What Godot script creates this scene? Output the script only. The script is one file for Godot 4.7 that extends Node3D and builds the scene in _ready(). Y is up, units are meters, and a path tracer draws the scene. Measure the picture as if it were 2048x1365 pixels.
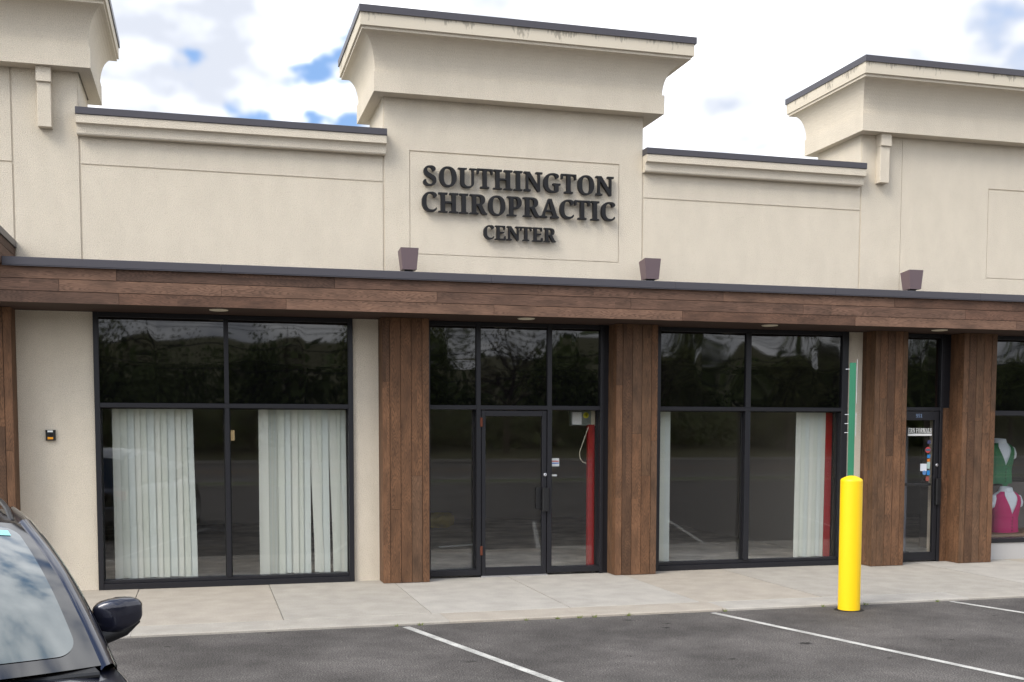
extends Node3D

var rng := RandomNumberGenerator.new()
var M := {}
var names := {}
var building: Node3D

# ------------------------------------------------------------------ helpers
func sr(r: float, g: float, b: float) -> Color:
	return Color(r / 255.0, g / 255.0, b / 255.0)

func mat(col: Color, rough := 0.8, metal := 0.0, spec := 0.5) -> StandardMaterial3D:
	var m := StandardMaterial3D.new()
	m.albedo_color = col
	m.roughness = rough
	m.metallic = metal
	m.metallic_specular = spec
	return m

func numbered(called: String) -> String:
	if not names.has(called):
		names[called] = 0
		return called
	names[called] += 1
	return "%s_%03d" % [called, names[called]]

func thing(called: String, label: String, category: String, at := Vector3.ZERO, turn := 0.0, group := "") -> Node3D:
	var o := Node3D.new()
	o.name = numbered(called)
	add_child(o)
	o.position = at
	o.rotation.y = turn
	o.set_meta("label", label)
	o.set_meta("category", category)
	if group != "":
		o.set_meta("group", group)
	return o

func group_node(called: String, parent: Node3D, at := Vector3.ZERO) -> Node3D:
	var o := Node3D.new()
	o.name = called
	parent.add_child(o, true)
	o.position = at
	return o

func put(called: String, mesh: Mesh, m: Material, parent: Node3D, at := Vector3.ZERO) -> MeshInstance3D:
	var o := MeshInstance3D.new()
	o.name = called if parent != self else numbered(called)
	o.mesh = mesh
	if mesh.get_surface_count() > 0:
		o.set_surface_override_material(0, m)
	parent.add_child(o, true)
	o.position = at
	return o

func tag(o: Node, label: String, category: String, group := "") -> void:
	o.set_meta("label", label)
	o.set_meta("category", category)
	if group != "":
		o.set_meta("group", group)

func structure(called: String, mesh: Mesh, m: Material) -> MeshInstance3D:
	var o := put(called, mesh, m, self)
	o.set_meta("kind", "structure")
	return o

func begin() -> SurfaceTool:
	var st := SurfaceTool.new()
	st.begin(Mesh.PRIMITIVE_TRIANGLES)
	return st

func tri(st: SurfaceTool, a: Vector3, b: Vector3, c: Vector3, n: Vector3, ua: Vector2, ub: Vector2, uc: Vector2) -> void:
	var P := [a, b, c]
	var U := [ua, ub, uc]
	if (b - a).cross(c - a).dot(n) > 0.0:
		P = [a, c, b]
		U = [ua, uc, ub]
	for i in 3:
		st.set_normal(n)
		st.set_uv(U[i])
		st.add_vertex(P[i])

func quad(st: SurfaceTool, a: Vector3, b: Vector3, c: Vector3, d: Vector3, n: Vector3, ua := Vector2(0, 0), ub := Vector2(1, 0), uc := Vector2(1, 1), ud := Vector2(0, 1)) -> void:
	tri(st, a, b, c, n, ua, ub, uc)
	tri(st, a, c, d, n, ua, uc, ud)

# box between two corners; uv in metres with u along the axis "along" (0 x, 1 y, 2 z), shifted by off
func box(st: SurfaceTool, lo: Vector3, hi: Vector3, along := 0, off := Vector2.ZERO, us := 1.0, vs := 1.0) -> void:
	for axis in 3:
		var p := (axis + 1) % 3
		var q := (axis + 2) % 3
		if q == along:
			var t := p
			p = q
			q = t
		for side in 2:
			var n := Vector3.ZERO
			n[axis] = 1.0 if side == 1 else -1.0
			var v := []
			var uv := []
			for k in [[0, 0], [1, 0], [1, 1], [0, 1]]:
				var w := Vector3.ZERO
				w[axis] = hi[axis] if side == 1 else lo[axis]
				w[p] = hi[p] if k[0] == 1 else lo[p]
				w[q] = hi[q] if k[1] == 1 else lo[q]
				v.append(w)
				uv.append(Vector2(w[p] * us, w[q] * vs) + off)
			quad(st, v[0], v[1], v[2], v[3], n, uv[0], uv[1], uv[2], uv[3])

func bx(lo: Vector3, hi: Vector3, along := 0, off := Vector2.ZERO, us := 1.0, vs := 1.0) -> ArrayMesh:
	var st := begin()
	box(st, lo, hi, along, off, us, vs)
	return st.commit()

# box with chamfered long edges (about the axis "along")
func bar(lo: Vector3, hi: Vector3, along := 0, ch := 0.006) -> ArrayMesh:
	var st := begin()
	var p := (along + 1) % 3
	var q := (along + 2) % 3
	var ring := [[lo[p] + ch, lo[q]], [hi[p] - ch, lo[q]], [hi[p], lo[q] + ch], [hi[p], hi[q] - ch], [hi[p] - ch, hi[q]], [lo[p] + ch, hi[q]], [lo[p], hi[q] - ch], [lo[p], lo[q] + ch]]
	var c0 := Vector3.ZERO
	c0[p] = (lo[p] + hi[p]) / 2
	c0[q] = (lo[q] + hi[q]) / 2
	for i in 8:
		var a: Array = ring[i]
		var b: Array = ring[(i + 1) % 8]
		var v := []
		for e in [[a, lo[along]], [b, lo[along]], [b, hi[along]], [a, hi[along]]]:
			var w := Vector3.ZERO
			w[along] = e[1]
			w[p] = e[0][0]
			w[q] = e[0][1]
			v.append(w)
		var mid: Vector3 = (v[0] + v[1]) / 2
		var n: Vector3 = (v[1] - v[0]).cross(v[2] - v[1]).normalized()
		var out := mid - c0
		out[along] = 0
		if n.dot(out) < 0:
			n = -n
		quad(st, v[0], v[1], v[2], v[3], n)
		for s in 2:
			var nn := Vector3.ZERO
			nn[along] = 1.0 if s == 1 else -1.0
			var e0: Vector3 = v[3] if s == 1 else v[0]
			var e1: Vector3 = v[2] if s == 1 else v[1]
			var cc := c0
			cc[along] = e0[along]
			tri(st, cc, e0, e1, nn, Vector2.ZERO, Vector2.ONE, Vector2.ONE)
	return st.commit()

# grid of points [i][j] -> smooth mesh
func grid(st: SurfaceTool, g: Array, flip := false, uvs := Vector2(1, 1)) -> void:
	var ni := g.size()
	var nj: int = g[0].size()
	var N := []
	for i in ni:
		var row := []
		for j in nj:
			var a: Vector3 = g[min(i + 1, ni - 1)][j] - g[max(i - 1, 0)][j]
			var b: Vector3 = g[i][min(j + 1, nj - 1)] - g[i][max(j - 1, 0)]
			var n := a.cross(b).normalized()
			row.append(-n if flip else n)
		N.append(row)
	for i in ni - 1:
		for j in nj - 1:
			var idx := [[i, j], [i + 1, j], [i + 1, j + 1], [i, j], [i + 1, j + 1], [i, j + 1]]
			for t in 2:
				var k := [idx[t * 3], idx[t * 3 + 1], idx[t * 3 + 2]]
				var P := []
				for e in k:
					P.append(g[e[0]][e[1]])
				var fn: Vector3 = (P[1] - P[0]).cross(P[2] - P[0])
				if fn.dot(N[k[0][0]][k[0][1]] + N[k[1][0]][k[1][1]] + N[k[2][0]][k[2][1]]) > 0:
					k = [k[0], k[2], k[1]]
				for e in k:
					st.set_normal(N[e[0]][e[1]])
					st.set_uv(Vector2(float(e[0]) / (ni - 1), float(e[1]) / (nj - 1)) * uvs)
					st.add_vertex(g[e[0]][e[1]])

func gridmesh(g: Array, flip := false) -> ArrayMesh:
	var st := begin()
	grid(st, g, flip)
	return st.commit()

func tube(st: SurfaceTool, pts: Array, rad: Array, sides := 8) -> void:
	var g := []
	for j in sides + 1:
		g.append([])
	for i in pts.size():
		var d: Vector3 = (pts[min(i + 1, pts.size() - 1)] - pts[max(i - 1, 0)]).normalized()
		var u := d.cross(Vector3(0.3, 0.2, 0.93)).normalized()
		if absf(d.dot(Vector3(0.3, 0.2, 0.93))) > 0.95:
			u = d.cross(Vector3.RIGHT).normalized()
		var w := d.cross(u).normalized()
		for j in sides + 1:
			var a := TAU * j / sides
			g[j].append(pts[i] + (u * cos(a) + w * sin(a)) * rad[i])
	grid(st, g, true)

func lathe(prof: Array, sides := 24, sx := 1.0, sz := 1.0) -> ArrayMesh:
	var g := []
	for j in sides + 1:
		var a := TAU * j / sides
		var row := []
		for p in prof:
			row.append(Vector3(cos(a) * p.x * sx, p.y, sin(a) * p.x * sz))
		g.append(row)
	var st := begin()
	grid(st, g, false)
	return st.commit()

func flat_text(s: String, height: float, width: float, depth: float) -> Array:
	# one mesh per letter: [[mesh, x], ...], cap height and total width given in metres
	var font := SystemFont.new()
	font.font_names = PackedStringArray(["Droid Serif"])
	font.font_weight = 700
	var size := 64
	var px := height / (0.714 * size)
	var out := []
	var total := font.get_string_size(s, HORIZONTAL_ALIGNMENT_LEFT, -1, size).x * px
	for i in s.length():
		if s[i] == " ":
			continue
		var tm := TextMesh.new()
		tm.font = font
		tm.text = s[i]
		tm.font_size = size
		tm.pixel_size = px
		tm.depth = depth
		tm.curve_step = 1.0
		tm.horizontal_alignment = HORIZONTAL_ALIGNMENT_LEFT
		tm.vertical_alignment = VERTICAL_ALIGNMENT_BOTTOM
		var x0 := font.get_string_size(s.substr(0, i), HORIZONTAL_ALIGNMENT_LEFT, -1, size).x * px
		out.append([tm, x0 / total * width, width / total, -font.get_descent(size) * px])
	return out

# ------------------------------------------------------------------ textures
func noise(freq: float, oct := 4, seed_ := 1, type := FastNoiseLite.TYPE_SIMPLEX_SMOOTH) -> FastNoiseLite:
	var n := FastNoiseLite.new()
	n.noise_type = type
	n.frequency = freq
	n.fractal_octaves = oct
	n.seed = seed_
	return n

func tex(im: Image) -> ImageTexture:
	return ImageTexture.create_from_image(im)

func wood_image(seed_: int) -> Image:
	var w := 1024
	var h := 160
	var im := Image.create(w, h, false, Image.FORMAT_RGB8)
	var n1 := noise(0.004, 3, seed_)
	var n2 := noise(0.02, 2, seed_ + 7)
	var n3 := noise(0.35, 2, seed_ + 13)
	var r := RandomNumberGenerator.new()
	r.seed = seed_
	var uc := r.randf_range(150, 870)
	var vc := r.randf_range(-0.3, 1.3)
	var early := Color(0.46, 0.358, 0.292)
	var late := Color(0.30, 0.226, 0.178)
	var gap := r.randf_range(13.0, 20.0)
	var slope := r.randf_range(0.0008, 0.0024)
	for y in h:
		var v := float(y) / h
		for x in w:
			var warp := n1.get_noise_2d(x, y * 5.0)
			var dx := (x - uc) * slope
			var rr := sqrt((v - vc) * (v - vc) * 1.0 + dx * dx) + warp * 0.10 + n2.get_noise_2d(x * 0.3, y * 3.0) * 0.012
			var f := fposmod(rr * gap, 1.0)
			var line := smoothstep(0.35, 0.9, f) * (1.0 - smoothstep(0.93, 1.0, f))
			var fib := n3.get_noise_2d(x * 0.06, y * 2.6)
			var patch := n1.get_noise_2d(x * 0.8 + 4000.0, y * 1.2)
			var c := early.lerp(late, line * 0.62)
			c = c * (1.0 + fib * 0.16 + patch * 0.22)
			im.set_pixel(x, y, Color(clampf(c.r, 0, 1), clampf(c.g, 0, 1), clampf(c.b, 0, 1)))
	if seed_ % 2 == 1:
		# pale scuffs where the finish has flaked
		for i in 5:
			var x0 := r.randi_range(20, 960)
			var y0 := r.randi_range(8, 150)
			for k in r.randi_range(6, 22):
				var xx := x0 + k + r.randi_range(-1, 1)
				var yy := clampi(y0 + r.randi_range(-2, 2), 0, h - 1)
				im.set_pixel(xx, yy, im.get_pixel(xx, yy).lerp(Color(0.72, 0.66, 0.58), r.randf_range(0.3, 0.9)))
	return im

func speckle_image(size: int, base: Color, fine: float, coarse: float, seed_: int, dots: int, dot_col: Color, dark: int, dark_col: Color) -> Image:
	var im := Image.create(size, size, false, Image.FORMAT_RGB8)
	var a := noise(0.01, 4, seed_).get_seamless_image(size, size)
	var b := noise(0.22 if size < 1000 else 0.13, 3, seed_ + 3).get_seamless_image(size, size)
	for y in size:
		for x in size:
			var k := 1.0 + (b.get_pixel(x, y).r - 0.5) * 2.0 * fine + (a.get_pixel(x, y).r - 0.5) * 2.0 * coarse
			im.set_pixel(x, y, Color(clampf(base.r * k, 0, 1), clampf(base.g * k, 0, 1), clampf(base.b * k, 0, 1)))
	var r := RandomNumberGenerator.new()
	r.seed = seed_
	for i in dots + dark:
		var x := r.randi_range(1, size - 5)
		var y := r.randi_range(1, size - 5)
		var c := dot_col if i < dots else dark_col
		var k := r.randf_range(0.25, 1.0)
		var big := 2 if size < 1000 else 3
		for dy in r.randi_range(1, big):
			for dx in r.randi_range(1, big):
				im.set_pixel(x + dx, y + dy, im.get_pixel(x + dx, y + dy).lerp(c, k))
	return im

func blotch_image(size: int, sx: float, sy: float, low: float, seed_: int, spots := 0) -> Image:
	# pale multiplier map: blotches between low and 1
	var im := Image.create(size, size, false, Image.FORMAT_RGB8)
	var src := noise(0.012, 5, seed_).get_seamless_image(size, size)
	var src2 := noise(0.05, 3, seed_ + 5).get_seamless_image(size, size)
	for y in size:
		for x in size:
			var n := src.get_pixel(int(x * sx) % size, int(y * sy) % size).r
			var n2 := src2.get_pixel(x, y).r
			var k := lerpf(low, 1.0, clampf((n * 0.75 + n2 * 0.25 - 0.25) * 2.0, 0, 1))
			im.set_pixel(x, y, Color(k, k, k))
	# oil drips
	var r := RandomNumberGenerator.new()
	r.seed = seed_
	for i in spots:
		var cx := r.randi_range(6, size - 7)
		var cy := r.randi_range(6, size - 7)
		var rad := r.randf_range(0.8, 3.2)
		var deep := r.randf_range(0.3, 0.7)
		for dy in range(-4, 5):
			for dx in range(-4, 5):
				var q := Vector2(dx, dy * 1.3).length() + n_off(dx, dy, i)
				if q < rad:
					var p := im.get_pixel(cx + dx, cy + dy).r * lerpf(deep, 1.0, clampf(q / rad, 0, 1) * 0.6)
					im.set_pixel(cx + dx, cy + dy, Color(p, p, p))
	return im

func n_off(a: int, b: int, c: int) -> float:
	return 0.9 * sin(a * 1.9 + c) * cos(b * 1.3 + c * 2.0)

func streak_image() -> Image:
	# weathered cornice board: u along, v down; dark mildew specks and drips under the metal cap
	var w := 1024
	var h := 64
	var im := Image.create(w, h, false, Image.FORMAT_RGB8)
	var n1 := noise(0.05, 4, 91)
	var n2 := noise(0.012, 3, 92)
	var base := sr(204, 195, 178)
	var dirt := sr(120, 114, 104)
	for y in h:
		for x in w:
			var reach := (n2.get_noise_2d(x, 0) + 0.25) * 0.9 + n1.get_noise_2d(x * 2.2, y * 0.35) * 0.7
			var v := float(y) / h
			var k := smoothstep(0.1, 0.5, reach - v * 0.8) * 0.5
			var g := 1.0 + n1.get_noise_2d(x * 6.0, y * 6.0) * 0.05
			var c := base.lerp(dirt, clampf(k, 0, 1)) * g
			im.set_pixel(x, y, Color(clampf(c.r, 0, 1), clampf(c.g, 0, 1), clampf(c.b, 0, 1)))
	return im

func grey_noise(size: int, freq: float, seed_: int, oct := 3) -> ImageTexture:
	return tex(noise(freq, oct, seed_).get_seamless_image(size, size))

func sky_image() -> Image:
	var w := 2048
	var h := 1024
	var im := Image.create(w, h, false, Image.FORMAT_RGBF)
	var n1 := noise(1.7, 6, 24)
	var n2 := noise(6.0, 5, 33)
	var n3 := noise(0.5, 3, 5)
	var n4 := noise(15.0, 4, 77)
	var sun := Vector3(-1.0, 1.15, 0.62).normalized()
	# gaps in the cloud seen between the towers
	var holes := [[Vector3(0.108, 0.275, -0.955), 0.042, 1.0], [Vector3(0.120, 0.300, -0.946), 0.034, 0.9], [Vector3(0.086, 0.252, -0.963), 0.030, 0.8], [Vector3(0.04, 0.250, -0.967), 0.026, 0.7], [Vector3(-0.007, 0.292, -0.956), 0.022, 0.6]]
	for y in h:
		var el := (0.5 - (y + 0.5) / h) * PI
		var ce := cos(el)
		var se := sin(el)
		for x in w:
			if el < -0.02:
				im.set_pixel(x, y, Color(0.30, 0.30, 0.29))
				continue
			var a := (x + 0.5) / w * TAU
			var d := Vector3(sin(a) * ce, se, -cos(a) * ce)
			var p := d / (maxf(d.y, 0.0) + 0.22)
			var f := n1.get_noise_3d(p.x, p.z, 0.0)
			var g := n2.get_noise_3d(p.x, p.z, 7.0)
			var big := n3.get_noise_3d(p.x, p.z, 3.0)
			var cover := 0.34 + 0.75 * f + 0.55 * g + 0.30 * big
			cover += 0.62 * (1.0 - smoothstep(0.1, 0.6, d.y))
			for o in holes:
				var dd: float = d.distance_to(o[0]) / o[1]
				if dd < 3.0:
					cover = lerpf(cover, 0.16 + 0.55 * g + 1.0 * n4.get_noise_3d(p.x, p.z, 1.0), clampf(o[2] * exp(-dd * dd) * 1.35, 0.0, 1.0))
			var c := smoothstep(-0.04, 0.46, cover)
			var veil := d.distance_to(Vector3(0.0, 0.29, -0.957)) / 0.075
			var shade := clampf(0.52 + 0.65 * g + 0.7 * f - 0.7 * exp(-veil * veil), 0.0, 1.0)
			var cloud := Vector3(0.345, 0.365, 0.41).lerp(Vector3(0.90, 0.91, 0.93), shade)
			var blue := Vector3(0.15, 0.25, 0.43).lerp(Vector3(0.035, 0.10, 0.24), smoothstep(0.1, 0.8, d.y))
			var col := blue.lerp(cloud, c)
			var s := maxf(d.dot(sun), 0.0)
			col = col * (1.0 + 0.35 * pow(s, 3.0) + 2.2 * pow(s, 14.0))
			im.set_pixel(x, y, Color(col.x, col.y, col.z))
	return im

func materials() -> void:
	# stucco
	var st := mat(Color.WHITE, 0.95, 0.0, 0.3)
	st.albedo_texture = tex(speckle_image(512, sr(213, 203, 186), 0.14, 0.0, 3, 900, sr(228, 220, 204), 1200, sr(168, 156, 134)))
	st.uv1_triplanar = true
	st.uv1_world_triplanar = true
	st.uv1_scale = Vector3(0.8, 0.8, 0.8)
	st.heightmap_enabled = true
	st.heightmap_texture = grey_noise(512, 0.16, 12)
	st.heightmap_scale = 0.6
	st.detail_enabled = true
	st.detail_blend_mode = BaseMaterial3D.BLEND_MODE_MUL
	st.detail_albedo = tex(blotch_image(512, 2.0, 1.0, 0.975, 40))
	st.detail_uv_layer = BaseMaterial3D.DETAIL_UV_2
	st.uv2_triplanar = true
	st.uv2_world_triplanar = true
	st.uv2_scale = Vector3(0.21, 0.17, 0.21)
	M.stucco = st
	var fs := mat(Color.WHITE, 0.95, 0.0, 0.3)
	fs.albedo_texture = tex(streak_image())
	M.board = fs
	var bump := mat(sr(214, 203, 180), 0.95)
	M.plain_stucco = bump
	# wood planks
	M.fascia = []
	M.column = []
	var finish := [Color(0.87, 0.86, 0.88), Color(0.93, 0.92, 0.94), Color(0.82, 0.81, 0.83), Color(0.89, 0.86, 0.87), Color(0.97, 0.96, 0.97), Color(0.85, 0.82, 0.82)]
	var finish2 := [Color(0.85, 0.82, 0.75), Color(0.92, 0.87, 0.79), Color(0.79, 0.75, 0.69), Color(0.88, 0.82, 0.73), Color(0.82, 0.80, 0.75), Color(0.95, 0.89, 0.80)]
	for i in 6:
		var t := tex(wood_image(100 + i * 17))
		for two in 2:
			var w := mat(finish[i] if two == 0 else finish2[i], 0.72, 0.0, 0.4)
			w.albedo_texture = t
			w.heightmap_enabled = true
			w.heightmap_texture = t
			w.heightmap_scale = 0.12
			if two == 0:
				M.fascia.append(w)
			else:
				M.column.append(w)
	M.wood_dark = mat(sr(58, 40, 30), 0.85)
	# metals
	M.cap = mat(sr(74, 72, 78), 0.42, 0.25)
	M.frame = mat(sr(36, 36, 41), 0.36, 0.35)
	M.frame.roughness = 0.4
	M.black = mat(sr(18, 18, 20), 0.45)
	M.seal = mat(sr(12, 12, 13), 0.8)
	M.rust = mat(sr(96, 48, 30), 0.9)
	M.silver = mat(sr(190, 190, 192), 0.3, 0.8)
	M.zinc = mat(sr(205, 208, 212), 0.4, 0.5)
	# glass
	var pane := mat(Color(0.02, 0.025, 0.025, 0.02), 0.02, 0.0, 0.6)
	pane.transparency = BaseMaterial3D.TRANSPARENCY_ALPHA
	M.pane = pane
	M.spandrel = []
	for i in 3:
		var g := mat(sr(6, 6, 9), 0.02, 0.0, 0.64)
		g.normal_enabled = true
		var nt := NoiseTexture2D.new()
		nt.width = 256
		nt.height = 256
		nt.as_normal_map = true
		nt.bump_strength = 2.2
		nt.seamless = true
		nt.noise = noise(0.0075, 1, 300 + i)
		g.normal_texture = nt
		g.normal_scale = 0.10 if i < 2 else 0.19
		M.spandrel.append(g)
	# ground
	var asph := mat(Color.WHITE, 0.93, 0.0, 0.35)
	asph.albedo_texture = tex(speckle_image(1024, sr(96, 92, 89), 0.5, 0.05, 8, 5000, sr(170, 166, 158), 7000, sr(30, 29, 29)))
	asph.uv1_scale = Vector3(0.42, 0.42, 1)
	asph.heightmap_enabled = true
	asph.heightmap_texture = grey_noise(512, 0.3, 18)
	asph.heightmap_scale = 0.5
	asph.detail_enabled = true
	asph.detail_blend_mode = BaseMaterial3D.BLEND_MODE_MUL
	asph.detail_albedo = tex(blotch_image(512, 1.0, 1.0, 0.78, 70, 60))
	asph.detail_uv_layer = BaseMaterial3D.DETAIL_UV_2
	asph.uv2_scale = Vector3(0.09, 0.09, 1)
	M.asphalt = asph
	M.concrete = []
	for i in 3:
		var c := mat([Color(1, 1, 1), Color(0.965, 0.96, 0.95), Color(0.985, 0.965, 0.94)][i], 0.9, 0.0, 0.4)
		c.albedo_texture = tex(speckle_image(512, sr(167, 162, 154), 0.07, 0.05, 31 + i, 500, sr(186, 180, 170), 900, sr(132, 126, 116)))
		c.uv1_triplanar = true
		c.uv1_world_triplanar = true
		c.uv1_scale = Vector3(0.45, 0.45, 0.45)
		c.uv1_offset = Vector3(0.3 * i, 0.1, 0.57 * i)
		M.concrete.append(c)
	var fl := mat(Color.WHITE, 0.55, 0.0, 0.5)
	fl.albedo_texture = tex(speckle_image(512, sr(206, 202, 193), 0.08, 0.28, 55, 700, sr(235, 233, 228), 1200, sr(120, 115, 106)))
	fl.uv1_triplanar = true
	fl.uv1_world_triplanar = true
	fl.uv1_scale = Vector3(0.25, 0.25, 0.25)
	M.floor = fl
	var ln := mat(Color.WHITE, 0.85)
	ln.albedo_texture = tex(speckle_image(512, sr(184, 182, 176), 0.12, 0.16, 77, 200, sr(205, 204, 200), 22000, sr(96, 94, 90)))
	ln.uv1_scale = Vector3(0.8, 0.8, 1)
	M.paint_line = ln
	var gr := mat(Color.WHITE, 0.95)
	gr.albedo_texture = tex(speckle_image(512, sr(70, 82, 40), 0.4, 0.25, 66, 3000, sr(110, 116, 66), 3000, sr(40, 44, 24)))
	gr.uv1_scale = Vector3(0.3, 0.3, 1)
	M.grass = gr
	M.woodland = mat(sr(88, 86, 56), 0.95)
	M.kerb = mat(sr(160, 154, 146), 0.9)
	M.white_line = mat(sr(200, 200, 196), 0.8)
	M.yellow_line = mat(sr(196, 140, 40), 0.8)
	M.bark = mat(sr(66, 55, 46), 0.95)
	M.leaf = []
	for c in [sr(86, 98, 48), sr(112, 116, 70), sr(96, 92, 64)]:
		var l := mat(c, 0.85)
		l.backlight_enabled = true
		l.backlight = Color(0.10, 0.12, 0.04)
		M.leaf.append(l)
	# interiors
	M.drywall = mat(sr(166, 161, 152), 0.95)
	M.red = mat(sr(150, 22, 24), 0.55)
	M.blind = []
	for c in [sr(204, 208, 198), sr(198, 204, 193), sr(196, 204, 198)]:
		var b := mat(c, 0.7)
		b.backlight_enabled = true
		b.backlight = Color(0.25, 0.25, 0.22)
		M.blind.append(b)
	M.yellow = mat(sr(252, 206, 10), 0.42, 0.0, 0.5)
	M.green = mat(sr(28, 108, 78), 0.55)
	M.letter = mat(sr(22, 22, 25), 0.55, 0.0, 0.4)
	M.uplight = mat(sr(96, 80, 84), 0.5)
	M.lens = mat(sr(214, 206, 184), 0.35)
	M.paper = mat(sr(225, 228, 226), 0.8)
	M.tan = mat(sr(190, 164, 118), 0.85)
	M.cable = mat(sr(206, 200, 178), 0.6)
	M.fluff = mat(sr(196, 178, 84), 1.0)

# ------------------------------------------------------------------ building pieces
func upright(parent: Node3D, x0: float, x1: float, y0: float, y1: float, z0: float, z1: float, m: Material, called := "wall_panel") -> MeshInstance3D:
	return put(called, bx(Vector3(x0, y0, z0), Vector3(x1, y1, z1)), m, parent)

func ring_profile(prof: Array, xl: float, xr: float, zf: float, zb: float, kl: float, kr: float) -> ArrayMesh:
	# prof: [[d, y, smooth], ...] swept round front, sides and back with mitred corners
	var st := begin()
	for side in 4:
		var g := []
		var runs := []
		var run := []
		for i in prof.size():
			var d: float = prof[i][0]
			var y: float = prof[i][1]
			var c := [Vector3(xl - d * kl, y, zb - d), Vector3(xl - d * kl, y, zf + d), Vector3(xr + d * kr, y, zf + d), Vector3(xr + d * kr, y, zb - d)]
			run.append([c[side], c[(side + 1) % 4]])
			if not prof[i][2] and run.size() > 1:
				runs.append(run)
				run = [run[-1]]
		if run.size() > 1:
			runs.append(run)
		for r in runs:
			for i in r.size() - 1:
				var a: Vector3 = r[i][0]
				var b: Vector3 = r[i][1]
				var c2: Vector3 = r[i + 1][1]
				var d2: Vector3 = r[i + 1][0]
				var out: Vector3 = [Vector3.LEFT, Vector3.BACK, Vector3.RIGHT, Vector3.FORWARD][side]
				var nn := (b - a).cross(c2 - a).normalized()
				if nn.dot(out) < -0.01 or (absf(nn.dot(out)) <= 0.01 and nn.y > 0 and r[i + 1][0].y <= a.y + 0.001 and i == 0):
					nn = -nn
				var u0: float = a.x + a.z
				var u1: float = b.x + b.z
				quad(st, a, b, c2, d2, nn, Vector2(u0 * 0.25, 1), Vector2(u1 * 0.25, 1), Vector2(u1 * 0.25, 0), Vector2(u0 * 0.25, 0))
	return st.commit()

func cornice(parent: Node3D, xl: float, xr: float, kl: float, kr: float) -> void:
	var zf := 0.0
	var zb := -1.2
	# wall of the tower above the roof line
	var band := [[0.0, 6.205, false], [0.21, 6.205, false], [0.21, 6.45, false], [0.185, 6.452, false]]
	var b := put("cornice_band", ring_profile(band, xl, xr, zf, zb, kl, kr), M.stucco, parent)
	b.set_meta("label", "plain band under the flared cornice")
	var cove := []
	for i in 11:
		var a := i / 10.0 * PI / 2
		cove.append([0.185 + 0.26 * (1.0 - cos(a)), 6.452 + 0.413 * sin(a), i > 0 and i < 10])
	put("cornice_cove", ring_profile(cove, xl, xr, zf, zb, kl, kr), M.stucco, parent)
	var lip := [[0.445, 6.865, false], [0.468, 6.867, false], [0.468, 6.902, false], [0.5, 6.904, false]]
	put("cornice_lip", ring_profile(lip, xl, xr, zf, zb, kl, kr), M.stucco, parent)
	put("cornice_board", ring_profile([[0.5, 6.904, false], [0.5, 7.058, false]], xl, xr, zf, zb, kl, kr), M.board, parent)
	var cap := [[0.5, 7.058, false], [0.522, 7.056, false], [0.522, 7.14, false], [0.3, 7.15, false]]
	put("metal_cap", ring_profile(cap, xl, xr, zf, zb, kl, kr), M.cap, parent)
	put("tower_roof", bx(Vector3(xl - 0.3 * kl, 7.10, zb - 0.3), Vector3(xr + 0.3 * kr, 7.148, zf + 0.3)), M.cap, parent)

func corbel(parent: Node3D, x: float) -> void:
	put("corbel", bar(Vector3(x - 0.075, 5.52, 0.0), Vector3(x + 0.075, 6.03, 0.12), 1, 0.004), M.stucco, parent)
	put("corbel_head", bar(Vector3(x - 0.082, 6.03, 0.0), Vector3(x + 0.082, 6.204, 0.15), 0, 0.004), M.stucco, parent)

func moulding(parent: Node3D, x0: float, x1: float) -> void:
	var prof := [[0.0, 5.46], [0.09, 5.46], [0.10, 5.475], [0.10, 5.545], [0.112, 5.572], [0.158, 5.585], [0.158, 5.68]]
	var st := begin()
	for i in prof.size() - 1:
		var p: Array = prof[i]
		var q: Array = prof[i + 1]
		var n := Vector3(0, -(q[0] - p[0]), q[1] - p[1]).normalized()
		quad(st, Vector3(x0, p[1], p[0]), Vector3(x1, p[1], p[0]), Vector3(x1, q[1], q[0]), Vector3(x0, q[1], q[0]), n)
		for e in [[x0, Vector3.LEFT], [x1, Vector3.RIGHT]]:
			quad(st, Vector3(e[0], p[1], -0.02), Vector3(e[0], p[1], p[0]), Vector3(e[0], q[1], q[0]), Vector3(e[0], q[1], -0.02), e[1])
	put("parapet_moulding", st.commit(), M.stucco, parent)
	put("metal_cap", bar(Vector3(x0 - 0.006, 5.68, -0.34), Vector3(x1 + 0.006, 5.765, 0.172), 0, 0.006), M.cap, parent)

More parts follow.
